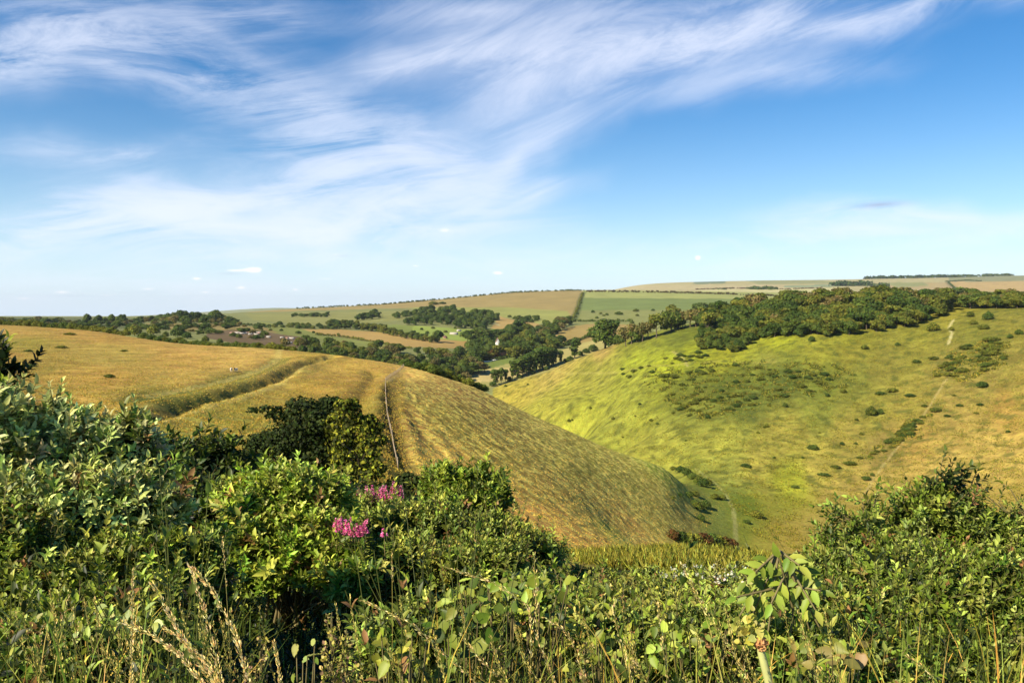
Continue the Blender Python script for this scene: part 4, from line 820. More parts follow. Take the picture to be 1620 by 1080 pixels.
def in_left(X, Y, r): return (Y < 460) & (fbm(X / 5, Y / 5, 3) > r.uniform(-.35, .25, len(X)))
tussocks('dry_grass', 'dry golden grass covering the left-hand field', LF, 100000, .28, GOLD + GOLD + OLIV, 51, 60, 500, in_left, .5)
SP = [(630, 582), (700, 600), (760, 618), (870, 668), (980, 718), (1100, 775), (1150, 800), (1100, 860), (1000, 895), (800, 880), (640, 800), (618, 700)]
def in_spur(X, Y, r):
    warp = fbm(X / 9, Y / 9, 3) * 5; rid = 1 - np.abs(noise2((X + warp) / 5.0, (Y - warp) / 9.0)) * 5.5
    rid = np.maximum(rid, 1 - np.abs(noise2((X - warp) / 3.0 + 40, (Y + warp) / 4.6)) * 5.0)
    return (Y < 350) & (rid > r.uniform(.3, .8, len(X)))
tussocks('tussock_grass', 'olive tussocks in lines over the brown spur slope', SP, 60000, .22, OLIV + GOLD + GOLD + GOLD, 52, 60, 400, in_spur, .55, 2.0)
RH = [(780, 612), (900, 575), (1000, 545), (1100, 560), (1200, 545), (1450, 520), (1500, 495), (1640, 490), (1640, 860), (1300, 890), (1190, 850), (1150, 790), (1050, 735), (900, 680)]
def in_right(X, Y, r): return (Y > 240) & (fbm(X / 11, Y / 11, 4) > r.uniform(-.2, .35, len(X)))
YG = [(176, 172, 50), (150, 152, 44), (190, 180, 66), (130, 132, 40)]
tussocks('rough_grass', 'rough yellow-green grass clumps over the right-hand hillside', RH, 110000, .6, YG + OLIV + [(112, 110, 42), (100, 104, 38)], 53, 240, 1000, in_right, .6, 1.25)
tussocks('straw_grass', 'tall straw-coloured grass on the sunny brow behind the brambles', [(830, 800), (900, 835), (1180, 870), (1240, 872), (1230, 905), (1000, 905), (820, 870)], 17000, .30, OLIV + OLIV + [(190, 184, 92), (170, 172, 76), (140, 146, 60)], 54, 17, 60, lambda X, Y, r: fbm(X / 1.6, Y / 1.6, 3) > r.uniform(-.3, .2, len(X)), .13)
DKP = [(96, 112, 36), (84, 98, 34), (112, 124, 42), (74, 86, 32)]
for k_, poly in enumerate([[(1010, 590), (1130, 572), (1290, 572), (1370, 598), (1310, 625), (1230, 632), (1180, 650), (1100, 668), (1060, 640)], [(1500, 565), (1560, 535), (1610, 550), (1560, 590), (1500, 605), (1470, 590)], [(1370, 735), (1450, 665), (1475, 655), (1440, 695), (1400, 715)]]):
    tussocks('low_scrub', ['wide band of low green scrub across the middle of the right-hand hillside', 'patch of low green scrub at the upper right of the hillside', 'strip of low scrub along the chalk path'][k_], poly, (20000, 7000, 3500)[k_], 1.15, DKP + OLIV, 60 + k_, 240, 1000, lambda X, Y, r: fbm(X / 9, Y / 11, 3) > r.uniform(-.05, .3, len(X)), .8, 1.3)
# ------------------------------------------------------------------ fence, sheep, houses
def box_np(c, s, rz=0.0, col=(.3, .25, .15)):
    V = np.array([(x, y, z) for x in (-.5, .5) for y in (-.5, .5) for z in (0, 1)], float) * np.array(s)
    ca, sa = math.cos(rz), math.sin(rz); V = np.c_[V[:, 0] * ca - V[:, 1] * sa, V[:, 0] * sa + V[:, 1] * ca, V[:, 2]] + np.array(c)
    f = np.array([(0, 1, 3, 2), (4, 6, 7, 5), (0, 4, 5, 1), (2, 3, 7, 6), (0, 2, 6, 4), (1, 5, 7, 3)])
    return V, [f], np.broadcast_to(np.array(col, float), (8, 3)).copy()
M_WOOD = plain('weathered_wood', (.27, .21, .13), .85, .25, 8); M_WALL = plain('lime_wall', (.75, .72, .64), .9, .08, 2); M_BRICK = plain('brick', (.32, .17, .12), .9, .2, 6)
M_ROOF = plain('roof_tiles', (.20, .11, .08), .85, .25, 4); M_SLATE = plain('pale_roof', (.40, .36, .30), .7, .12, 2); M_GLASSD = plain('dark_glass', (.03, .035, .04), .2, .1, 2)
def build_fence():
    pl = [at(630, 747), at(627, 725), at(622, 698), at(617, 672), at(612, 650), at(610, 626), at(610, 606)]; b2 = [at(618, 600), at(628, 592), at(640, 581)]
    pts = []
    for seq in (pl + b2,):
        for a, b in zip(seq[:-1], seq[1:]):
            n = max(1, int((b - a).length / 3.0))
            for i in range(n): q = a.lerp(b, i / n); q.z = float(gz(np.array([q.x]), np.array([q.y]))[0]); pts.append(q)
    org = pts[0].copy(); t = empty('post_and_rail_fence', org, 'pale timber fence running straight down the spur slope and turning at the top', 'fence')
    r = np.random.default_rng(5)
    V, Fs, C = box_np((0, 0, -.2), (.11, .11, 1.4)); proto = mesh_np('post', V, Fs, M_WOOD, t, C)
    for i, q in enumerate(pts):
        o = proto if i == 0 else proto.copy()
        if i: COL.objects.link(o); o.parent = t
        o.location = q - org; o.rotation_euler = (r.normal(0, .04), r.normal(0, .04), r.uniform(0, 1.5))
    for z in (.55, 1.05):
        A = np.array([list(q - org + Vector((0, 0, z))) for q in pts])
        V, Fs, C = tubes(A[:-1], A[1:], .035, .035, (.4, .35, .25), 4); mesh_np('rail', V, Fs, M_WOOD, t, C)
build_fence()
def build_sheep(loc, rz, label, dark):
    t = empty('sheep', loc, label, 'sheep', None, rz); s = 1.15
    me = bpy.data.meshes.new('body'); Vs = [(0, -.42, .62), (0, -.2, .66), (0, .12, .66), (0, .38, .66), (0, .52, .82), (0, .60, .98), (0, .74, .92), (0, .84, .86),
        (.14, -.36, .46), (.15, -.40, .25), (.15, -.36, 0), (-.14, -.36, .46), (-.15, -.40, .25), (-.15, -.36, 0), (.13, .34, .42), (.13, .35, .22), (.13, .34, 0), (-.13, .34, .42), (-.13, .35, .22), (-.13, .34, 0), (.12, .56, 1.02), (-.12, .56, 1.02), (0, -.56, .5)]
    Es = [(0, 1), (1, 2), (2, 3), (3, 4), (4, 5), (5, 6), (6, 7), (0, 8), (8, 9), (9, 10), (0, 11), (11, 12), (12, 13), (3, 14), (14, 15), (15, 16), (3, 17), (17, 18), (18, 19), (5, 20), (5, 21), (0, 22)]
    Rr = [.22, .27, .27, .22, .15, .11, .085, .05, .09, .045, .04, .09, .045, .04, .08, .042, .04, .08, .042, .04, .03, .03, .05]
    me.from_pydata([Vector(v) * s for v in Vs], Es, []); o = bpy.data.objects.new('body', me); COL.objects.link(o); o.parent = t
    md = o.modifiers.new('skin', 'SKIN')
    for i, sv in enumerate(me.skin_vertices[0].data): sv.radius = (Rr[i] * s, Rr[i] * s)
    me.skin_vertices[0].data[1].use_root = True
    o.modifiers.new('sub', 'SUBSURF').levels = 1; o.modifiers['sub'].render_levels = 1
    m = bpy.data.materials.new('fleece' if not dark else 'fleece_dark_face'); nt, N, L = nodes(m); out = N.new('ShaderNodeOutputMaterial'); b = N.new('ShaderNodeBsdfPrincipled'); L.new(b.outputs[0], out.inputs[0]); b.inputs['Roughness'].default_value = .95
    tc = N.new('ShaderNodeTexCoord'); sp = N.new('ShaderNodeSeparateXYZ'); L.new(tc.outputs['Object'], sp.inputs[0]); cr = N.new('ShaderNodeValToRGB'); mr = N.new('ShaderNodeMapRange'); mr.inputs['From Min'].default_value = -1; mr.inputs['From Max'].default_value = 1.2; L.new(sp.outputs[1], mr.inputs['Value']); L.new(mr.outputs[0], cr.inputs[0])
    cr.color_ramp.elements[0].color = (.62, .55, .44, 1); cr.color_ramp.elements[0].position = .72; cr.color_ramp.elements[1].color = (.05, .04, .03, 1) if dark else (.5, .42, .34, 1); cr.color_ramp.elements[1].position = .76; L.new(cr.outputs[0], b.inputs['Base Color'])
    me.materials.append(m)
build_sheep(at(366, 589), R(200), 'pale cream sheep standing left of its dark-faced companion in the golden field', False)
build_sheep(at(373, 589), R(170), 'dark-faced sheep standing on the right of a cream one in the golden field', True)
def house(name, loc, w, l, h, rh, rz, wallm, roofm, label, cat='house', chimney=True, windows=True):
    t = empty(name, loc, label, cat, None, rz)
    V = np.array([(-w / 2, -l / 2, -1), (w / 2, -l / 2, -1), (w / 2, l / 2, -1), (-w / 2, l / 2, -1), (-w / 2, -l / 2, h), (w / 2, -l / 2, h), (w / 2, l / 2, h), (-w / 2, l / 2, h), (0, -l / 2, h + rh), (0, l / 2, h + rh)], float)
    mesh_np('wall', V, [np.array([(0, 1, 5, 4), (1, 2, 6, 5), (2, 3, 7, 6), (3, 0, 4, 7)]), np.array([(4, 5, 8), (6, 7, 9)])], wallm, t)
    e = .35; k = rh / (w / 2); P = []
    for s in (-1, 1):
        for (xx, zz) in ((0, h + rh), (s * (w / 2 + e), h - e * k)):
            for yy in (-l / 2 - e, l / 2 + e):
                for dz in (.03, .25): P.append((xx, yy, zz + dz))
    f = []
    for b in (0, 8): f += [(b + 0, b + 2, b + 6, b + 4), (b + 1, b + 5, b + 7, b + 3), (b + 0, b + 4, b + 5, b + 1), (b + 2, b + 3, b + 7, b + 6), (b + 4, b + 6, b + 7, b + 5)]
    rf = mesh_np('roof', np.array(P), np.array(f), roofm, t)
    if chimney:
        V, Fs, C = box_np((0, l * .3, h + rh - .4), (.9, .9, 1.9)); mesh_np('chimney', V, Fs, M_BRICK, rf)
    if windows:
        for (x, z) in ((-w * .22, 1.0), (w * .22, 1.0), (0, h * .95)):
            V, Fs, C = box_np((x, -l / 2 - .02, z), (1.1, .08, 1.2)); mesh_np('window', V, Fs, M_GLASSD, t)
    return t
house('gabled_house', on(787, 1205), 5.5, 9, 4, 4.6, R(8), M_WALL, M_ROOF, 'white gabled house with brown roof half hidden among the valley trees').location.z += 14
house('brick_house', on(795, 1180), 7, 10, 4, 3.5, R(60), M_BRICK, M_ROOF, 'small brick house below the white gable in the trees').location.z += 2
house('pale_shed', at(718, 529, 900), 7, 14, 2.2, 1.4, R(70), M_SLATE, M_SLATE, 'larger of two pale sheds on the green pasture above the village', 'shed', False, False)
house('pale_shed', at(726, 524, 900), 5, 8, 2.0, 1.4, R(-60), M_SLATE, M_SLATE, 'smaller of two pale sheds, upper right of the larger one', 'shed', False, False)
house('cottage', at(704, 535, 900), 6, 9, 2.4, 2.2, R(20), M_BRICK, M_ROOF, 'little brown cottage left of the pale sheds', 'house', True, False)
grp(['redbush'], [(771, 567, 12, 1.2), (781, 565, 15, 1.0)], 'copper_tree', ['left of two purple-brown copper trees below the white gable', 'right of two purple-brown copper trees below the white gable'], 'tree', None, 1, True, 900)
def build_wall():
    pl = [at(x, y, 900) for x, y in [(738, 578), (752, 576), (765, 573.5), (778, 572), (790, 569)]]; parts = []
    for a, b in zip(pl[:-1], pl[1:]):
        d = b - a; parts.append(box_np(list((a + b) / 2 - Vector((0, 0, .4))), (d.length, .5, 2.0), math.atan2(d.y, d.x), (.5, .45, .35)))
    V, Fs, C = join(parts); o = mesh_np('garden_wall', V - np.array(pl[0]), Fs, M_WALL, None, C); o.location = pl[0]; tag(o, 'long low pale wall between the village trees and the paddock', 'wall')
build_wall()
rs = np.random.default_rng(8); shed_pts = [(368, 528), (376, 527.5), (383, 528.5), (388, 528), (392, 527), (396, 529.5), (401, 528), (406, 530), (411, 528), (417, 529), (425, 534), (446, 535), (454, 536), (461, 536), (459, 543), (484, 545), (491, 543), (398, 526), (409, 526.5)]
for i, (x, y) in enumerate(shed_pts):
    # a yard of low pale field shelters on bare ground
    t = house('field_shelter', at(x, y, 650), rs.uniform(2.4, 3.4), rs.uniform(4, 8), 1.1, .8, R(90) + rs.normal(0, .35), M_SLATE, M_SLATE if i % 4 else M_BRICK, 'low pale roof in the cluttered yard on the bare brown field', 'shed', False, False)
    t['group'] = 'pale low roofs on the bare brown field'
    if i in (10, 11, 14, 15):
        t['label'] = {10: 'single low pale roof between the two clusters on the bare brown field', 11: 'left end roof of the smaller right-hand cluster on the brown field', 14: 'lone pale roof below the smaller cluster on the brown field', 15: 'pale roof at the left of the last pair beside the valley trees'}[i]; del t['group']
# ------------------------------------------------------------------ near bushes
def shoots(r, P, Dn, L_, K, leaf, size, pal, tpl=LEAF8, twig=.006, whorl=2, spread=.9, droop=.35, tipc=1.25, vary=.2):
    """leafy shoots from P along Dn: K nodes with a pair of leaves each; returns leaves and twigs"""
    n = len(P); L_ = np.broadcast_to(L_, (n,)); parts = []; side = unit(np.cross(Dn, rdir(n, r))); side2 = np.cross(Dn, side); pc = palette(n, pal, r, vary * 1.5); bigs = np.exp(r.normal(0, .17, n)); dead = r.random(n) < .025; pc[dead] = lin((150, 116, 66))
    for k in range(K):
        f = (k + .35) / K; q = P + Dn * (L_ * f)[:, None]; q[:, 2] -= droop * .25 * L_ * f * f
        a = r.uniform(0, .6, n) + k * math.pi / 2; s = side * np.cos(a)[:, None] + side2 * np.sin(a)[:, None]
        for w in range(whorl):
            an = 2 * math.pi * w / whorl; s2 = s * math.cos(an) + np.cross(Dn, s) * math.sin(an)
            op = spread * (1.15 - .75 * f); fw = unit(Dn * math.cos(op) + s2 * math.sin(op) + rdir(n, r) * .14); fw[:, 2] -= droop * .35; fw = unit(fw)
            nr = unit(Dn - fw * (Dn * fw).sum(1, keepdims=True) + rdir(n, r) * .25)
            sz = size * r.uniform(.7, 1.2, n) * (.75 + .55 * math.sin(math.pi * (.25 + .6 * f))) * bigs; keep = r.random(n) < .94
            c = pc * (1 + .1 * r.standard_normal((n, 1))) * (1 + (tipc - 1) * f * f)
            parts.append(scatter(tpl, q[keep], fw[keep], nr[keep], sz[keep], c[keep], r.uniform(.85, 1.2, keep.sum())))
    tw = tubes(P, P + Dn * L_[:, None] * .97 - np.array([0, 0, 1]) * (droop * .22 * L_)[:, None], twig, twig * .4, lin((118, 130, 60)) * .6, 3)
    return parts, tw
def bush(name, label, cat, lobes, n_shoot, L_, K, size, pal, foot, seed, tpl=LEAF8, fill_n=3000, group=None, up=.75, whorl=2, spread=.9, droop=.35, pal_in=None, extra=None, twig=.006, vary=.2, stems=7, rough=.16):
    """lobes: (photo column, photo row, distance, radius across px, radius up px)"""
    r = np.random.default_rng(seed); Lb = []
    for (px, py, d, rx, rz) in lobes: c = sight(px, py, d); Lb.append((c.x, c.y, c.z, rx * d / F, rx * d / F * .8, rz * d / F))
    base_ = list(Lb)
    for l in base_:      # knobbly satellites break the outline
        for j in range(5):
            dd = rdir(1, r)[0]; dd[2] = abs(dd[2]) * .9; s_ = r.uniform(.22, .42); Lb.append((l[0] + dd[0] * l[3] * .9, l[1] + dd[1] * l[4] * .6, l[2] + dd[2] * l[5] * .8, l[3] * s_, l[4] * s_, l[5] * s_))
    Lb = np.array(Lb); w = (Lb[:, 3] * Lb[:, 5]) ** .8; w /= w.sum(); sc = float(Lb[:, 3].max())
    def surf(n, lo, hi, back=.35):
        k = r.choice(len(Lb), n, p=w); d = rdir(n, r); d[:, 2] = np.where(d[:, 2] < -.55, -d[:, 2], d[:, 2]); flip = (d[:, 1] > .35) & (r.random(n) > back); d[flip, 1] *= -1
        q = Lb[k, :3] + d * Lb[k, 3:6] * r.uniform(lo, hi, n)[:, None] * (1 + rough * noise2(d[:, 0] * 4 + k * 5.1, d[:, 2] * 4 + d[:, 1] * 3))[:, None]
        ins = np.zeros(n, bool)
        gap = fbm(q[:, 0] * 2.6 / sc, q[:, 2] * 2.6 / sc + q[:, 1], 3) < r.uniform(-.45, .10, n) if hi > 1 else np.zeros(n, bool); ins |= gap
        for i in range(len(Lb)): ins |= (((q - Lb[i, :3]) / Lb[i, 3:6]) ** 2).sum(1) < (lo * .8) ** 2
        return q[~ins], d[~ins]
    q, d = surf(int(n_shoot * 2.1), .74, 1.05); q = q[:n_shoot]; d = d[:n_shoot]; n = len(q); q = q + d * ((r.random(n) < .10) * r.uniform(.2, .9, n) * L_)[:, None]
    Dn = unit(d * .8 + np.array([0, 0, up]) + rdir(n, r) * .38); Ls = L_ * r.uniform(.6, 1.3, n)
    parts, tw = shoots(r, q - Dn * Ls[:, None] * .5, Dn, Ls, K, None, size, pal, tpl, twig, whorl, spread, droop, 1.25, vary)
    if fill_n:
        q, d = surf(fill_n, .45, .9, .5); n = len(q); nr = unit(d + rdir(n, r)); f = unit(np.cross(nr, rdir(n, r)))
        parts.append(scatter(LEAF4, q, f, nr, size * 1.25 * r.uniform(.6, 1.2, n), palette(n, pal_in or pal, r, .2)))  # inner leaves coloured darker, standing in for shade inside the bush
    if extra is not None: parts += extra(r, Lb)
    t = empty(name, foot, label, cat, group); off = np.array(foot)
    V, Fs, C = join(parts); mesh_np('foliage', V - off, Fs, M_LEAF, t, C)
    A = []; B = []; ra = []; rb = []
    for i in range(stems * len(base_)):
        l = np.array(base_[i % len(base_)]); s = np.array(foot) + np.array([r.normal(0, .15), r.normal(0, .1), 0]); e = l[:3] + rdir(1, r)[0] * l[3:6] * .8; m = (s + e) / 2 + rdir(1, r)[0] * .12; m[2] += .1
        A += [s, m]; B += [m, e]; ra += [.022, .014]; rb += [.014, .005]
    tb = join([tubes(np.array(A), np.array(B), np.array(ra), np.array(rb), lin((120, 100, 70)) * .6, 5), tw]); mesh_np('branches', tb[0] - off, tb[1], M_TWIG, t, tb[2])
    return t
def ft(px, d):
    return on(px, d)
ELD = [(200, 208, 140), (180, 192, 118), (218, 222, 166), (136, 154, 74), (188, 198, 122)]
ELD_D = [(50, 64, 26), (42, 56, 20), (62, 78, 30)]  # darkened leaves: shade between and below foliage put into the colour
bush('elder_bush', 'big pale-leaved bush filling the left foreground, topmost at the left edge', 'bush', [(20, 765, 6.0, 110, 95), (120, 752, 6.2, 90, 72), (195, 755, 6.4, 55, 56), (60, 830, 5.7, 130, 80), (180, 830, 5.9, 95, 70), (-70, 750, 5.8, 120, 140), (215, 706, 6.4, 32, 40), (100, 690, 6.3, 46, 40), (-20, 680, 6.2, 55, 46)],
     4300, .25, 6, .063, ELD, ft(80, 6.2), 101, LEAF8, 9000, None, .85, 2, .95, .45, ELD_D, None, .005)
bush('dark_bush', 'dark upright bush top poking up at the left edge above the pale bush', 'bush', [(-8, 600, 7.2, 26, 32), (-22, 568, 7.2, 24, 22), (-30, 640, 7.2, 50, 50)], 230, .26, 5, .085, ELD_D + [(150, 160, 60)], ft(-20, 7.2), 102, LEAF8, 900, None, .6, 2, .9, .4, ELD_D)
BRM = [(104, 122, 44), (88, 108, 40), (120, 136, 56), (72, 92, 34)]
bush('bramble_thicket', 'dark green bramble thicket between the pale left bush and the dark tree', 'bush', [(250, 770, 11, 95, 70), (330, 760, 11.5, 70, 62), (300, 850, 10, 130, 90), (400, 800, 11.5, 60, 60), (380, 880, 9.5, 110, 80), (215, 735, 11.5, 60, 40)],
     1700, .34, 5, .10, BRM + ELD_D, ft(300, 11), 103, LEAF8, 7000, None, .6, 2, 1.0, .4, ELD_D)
MID = [(170, 188, 72), (148, 172, 58), (188, 200, 92), (122, 148, 48), (198, 202, 108)]
def umbels(pts, d, s=.07, col=(196, 192, 110)):
    def f(r, Lb):
        out = []
        for (px, py) in pts:
            c = np.array(sight(px, py, d)); m = 150; a = r.uniform(0, 6.28, m); q = np.sqrt(r.random(m)); P = c + np.c_[np.cos(a) * q * s * 1.3, np.sin(a) * q * s * 1.1, -q * q * s * .35 + r.normal(0, .006, m)]
            out.append(scatter(LEAF4, P, rdir(m, r), np.tile([0, 0, 1.], (m, 1)) + rdir(m, r) * .3, .022 * r.uniform(.7, 1.3, m), palette(m, [col, (210, 206, 140), (170, 170, 84)], r, .12), 1.3))
            st = tubes(np.tile(c - [0, 0, .3], (9, 1)), P[:9], .005, .003, lin((150, 150, 80)) * .6, 3); out.append(st)
        return out
    return f
bush('flowering_elder', 'bright yellow-green bush with flat pale flower heads, centre-left middle ground', 'bush', [(455, 810, 9.0, 75, 62), (400, 800, 9.4, 55, 42), (515, 800, 9.2, 42, 40), (430, 880, 8.6, 85, 65), (500, 880, 8.6, 65, 58), (470, 768, 9.2, 40, 24), (555, 925, 8.2, 36, 38)],
     1900, .26, 5, .075, MID, ft(460, 9.2), 104, LEAF8, 6000, None, .8, 2, 1.0, .4, BRM, umbels([(452, 742), (470, 746), (438, 748), (462, 752), (480, 757), (505, 765), (520, 780), (530, 800), (425, 765), (400, 778), (545, 812)], 8.9, .085))
bush('green_shrub', 'bright green rounded shrub right of the pink flower spikes', 'bush', [(735, 775, 12.5, 52, 36), (700, 775, 12.8, 28, 30), (765, 790, 12.2, 34, 30), (740, 825, 11.8, 62, 42)], 900, .28, 5, .085, [(126, 146, 46), (104, 128, 38), (150, 166, 66), (84, 106, 36)], ft(735, 12.5), 105, LEAF8, 2600, None, .9, 2, .95, .35, ELD_D)
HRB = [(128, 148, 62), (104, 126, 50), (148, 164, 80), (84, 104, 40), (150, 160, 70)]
bush('nettle_bank', 'grey-green leafy nettle bank below the pink flower spikes', 'undergrowth', [(620, 848, 10.5, 70, 38), (680, 850, 10.0, 70, 50), (760, 865, 10.0, 75, 42), (650, 905, 9.0, 70, 50), (745, 905, 9.0, 80, 45), (570, 815, 11, 45, 30), (835, 875, 11, 48, 28)],
     2400, .32, 6, .062, HRB, ft(680, 10.2), 106, LEAF8, 6000, None, 1.3, 2, 1.0, .3, ELD_D)
OLV = [(120, 132, 54), (138, 146, 64), (100, 114, 44), (150, 152, 76), (108, 108, 54)]
bush('weedy_bank', 'olive mass of weeds and brambles along the brow in the centre', 'undergrowth', [(850, 885, 12, 50, 22), (925, 928, 11, 65, 22), (1010, 948, 10.5, 70, 18), (880, 945, 9.5, 80, 34), (980, 978, 8.5, 90, 36), (1090, 950, 10, 70, 18), (1080, 988, 8, 90, 42)],
     2700, .26, 5, .058, OLV + HRB, ft(960, 10.5), 107, LEAF8, 7000, None, 1.1, 2, 1.05, .35, ELD_D)
bush('bramble_bank', 'shadowed low brambles with white blossom in front of the straw-coloured brow', 'undergrowth', [(1100, 934, 9.5, 70, 16), (1180, 938, 9, 70, 18), (1250, 936, 8.5, 50, 30), (1160, 972, 7.5, 90, 40), (1040, 920, 11, 50, 12)],
     1500, .22, 5, .055, HRB + [(150, 156, 90)], ft(1160, 9), 108, LEAF8, 4500, None, .9, 2, 1.05, .35, ELD_D)
RGT = [(112, 134, 48), (94, 116, 40), (134, 152, 66), (78, 98, 34), (146, 160, 84)]
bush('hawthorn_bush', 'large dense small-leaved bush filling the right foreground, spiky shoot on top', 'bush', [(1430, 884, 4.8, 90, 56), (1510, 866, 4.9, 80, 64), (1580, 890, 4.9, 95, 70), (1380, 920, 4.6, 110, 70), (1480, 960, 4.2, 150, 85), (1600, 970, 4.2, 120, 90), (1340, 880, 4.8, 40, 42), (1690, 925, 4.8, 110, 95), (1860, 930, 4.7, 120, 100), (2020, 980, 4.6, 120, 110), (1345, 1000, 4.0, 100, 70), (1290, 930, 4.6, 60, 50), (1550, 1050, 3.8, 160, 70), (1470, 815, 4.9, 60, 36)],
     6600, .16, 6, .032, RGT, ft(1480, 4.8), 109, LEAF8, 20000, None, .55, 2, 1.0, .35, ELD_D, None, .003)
def spire(name, label, pts, d, size, pal, seed, n=6):
    r = np.random.default_rng(seed); P = []; Dn = []; Ls = []
    base = np.array(sight(pts[0][0], pts[0][1], d)); A = []; B = []
    for (x, y) in pts[1:]:
        e = np.array(sight(x, y, d)); A.append(base); B.append(e)
        for k in range(n):
            f = .25 + .75 * k / (n - 1); q = base + (e - base) * f; P.append(q); Dn.append(unit((e - base)[None])[0] * .7 + rdir(1, r)[0] * .7); Ls.append(.13)
    P = np.array(P); Dn = unit(np.array(Dn)); parts, tw = shoots(r, P, Dn, np.array(Ls), 5, None, size, pal, LEAF8, .003)
    t = empty(name, Vector(base), label, 'bush'); off = base
    V, Fs, C = join(parts); mesh_np('foliage', V - off, Fs, M_LEAF, t, C); tb = join([tubes(np.array(A), np.array(B), .008, .003, lin((120, 100, 70)) * .6, 5), tw]); mesh_np('branches', tb[0] - off, tb[1], M_TWIG, t, tb[2])
spire('hawthorn_shoot', 'dark spiky shoot rising above the right foreground bush against the golden slope', [(1515, 840), (1500, 742), (1488, 738), (1522, 748), (1512, 770), (1540, 757), (1495, 760), (1480, 775)], 4.9, .042, ELD_D + [(84, 100, 40)], 110, 7)
spire('hawthorn_shoot', 'thin shoot reaching left from the right foreground bush', [(1370, 850), (1316, 800), (1330, 810), (1345, 815), (1365, 795), (1385, 790)], 4.7, .034, RGT, 111, 7)
spire('bramble_shoot', 'pale bare-stemmed shoot arching in from the right edge above the bush', [(1640, 850), (1580, 795), (1560, 783), (1610, 800), (1600, 775)], 4.8, .03, RGT, 112, 4)
bush('bramble_tangle', 'fine-leaved tangle of brambles below the pale left bush, running into the grass', 'undergrowth', [(60, 930, 5.0, 140, 60), (190, 930, 5.2, 110, 75), (285, 920, 5.5, 65, 70), (-40, 900, 5.0, 100, 90), (120, 1010, 4.2, 160, 60), (250, 1000, 4.6, 70, 60), (320, 970, 5.6, 40, 46)],
     3200, .20, 6, .046, [(140, 156, 60), (116, 134, 48), (92, 110, 38), (160, 168, 84), (72, 88, 32)], ft(150, 5.2), 131, LEAF8, 9000, None, .7, 2, 1.0, .35, ELD_D, None, .003, .35)
# the dark two-part tree on the slope
def near_tree(name, label, lobes, n, size, pal, foot_px, d, seed, H):
    r = np.random.default_rng(seed); foot = on(foot_px, d); Lb = []
    for (px, py, rx, rz) in lobes: c = sight(px, py, d); Lb.append((c.x, c.y + r.uniform(-1, 1), c.z, rx * d / F, rx * d / F * .9, rz * d / F))
    t = empty(name, foot, label, 'tree'); off = np.array(foot)
    for l in list(Lb):
        for j in range(4): dd = rdir(1, r)[0]; s_ = r.uniform(.28, .5); Lb.append((l[0] + dd[0] * l[3] * .85, l[1] + dd[1] * l[4] * .8, l[2] + abs(dd[2]) * l[5] * .8, l[3] * s_, l[4] * s_, l[5] * s_))
    cr = crown_np(r, Lb, n, size, pal, .7); mesh_np('crown', cr[0] - off, cr[1], M_TREE, t, cr[2])
    tr = trunk_np(r, H, .28, H * .4, 16); mesh_np('trunk', tr[0], tr[1], M_BARK, t, tr[2])
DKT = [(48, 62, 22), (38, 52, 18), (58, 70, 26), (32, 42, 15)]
near_tree('dark_hawthorn', 'almost black spreading tree behind the foreground bushes, left of its yellow-green neighbour', [(500, 675, 52, 42), (470, 700, 55, 45), (435, 710, 45, 32), (410, 705, 28, 20), (520, 720, 45, 45), (455, 745, 60, 35), (520, 650, 30, 22), (480, 650, 26, 14), (400, 735, 28, 26), (440, 660, 22, 10), (500, 765, 60, 30), (398, 650, 12, 5), (425, 648, 20, 7), (372, 700, 14, 10)], 17000, .30, DKT, 480, 78, 61, 8.5)
near_tree('hawthorn_tree', 'yellow-green tree joined to the right side of the black one', [(552, 656, 22, 24), (570, 685, 28, 28), (538, 700, 24, 30), (588, 712, 18, 24), (555, 735, 38, 24), (592, 680, 12, 16), (578, 752, 30, 16), (528, 675, 20, 22), (603, 700, 7, 10), (545, 640, 16, 9), (560, 712, 20, 16), (600, 740, 12, 16)], 7000, .30, [(140, 146, 46), (112, 120, 38), (62, 72, 24), (40, 48, 16), (88, 98, 32), (50, 60, 20)], 568, 74, 62, 8.0)
near_tree('tree_shadow_fill', 'dark leaf mass added for the tree shadow on the slope below the pale fence', [(640, 765, 30, 14), (680, 768, 24, 12), (620, 775, 36, 14)], 1500, .34, DKT + [(60, 64, 28)], 650, 72, 63, 2)  # dark foliage added where the tree's cast shadow lies
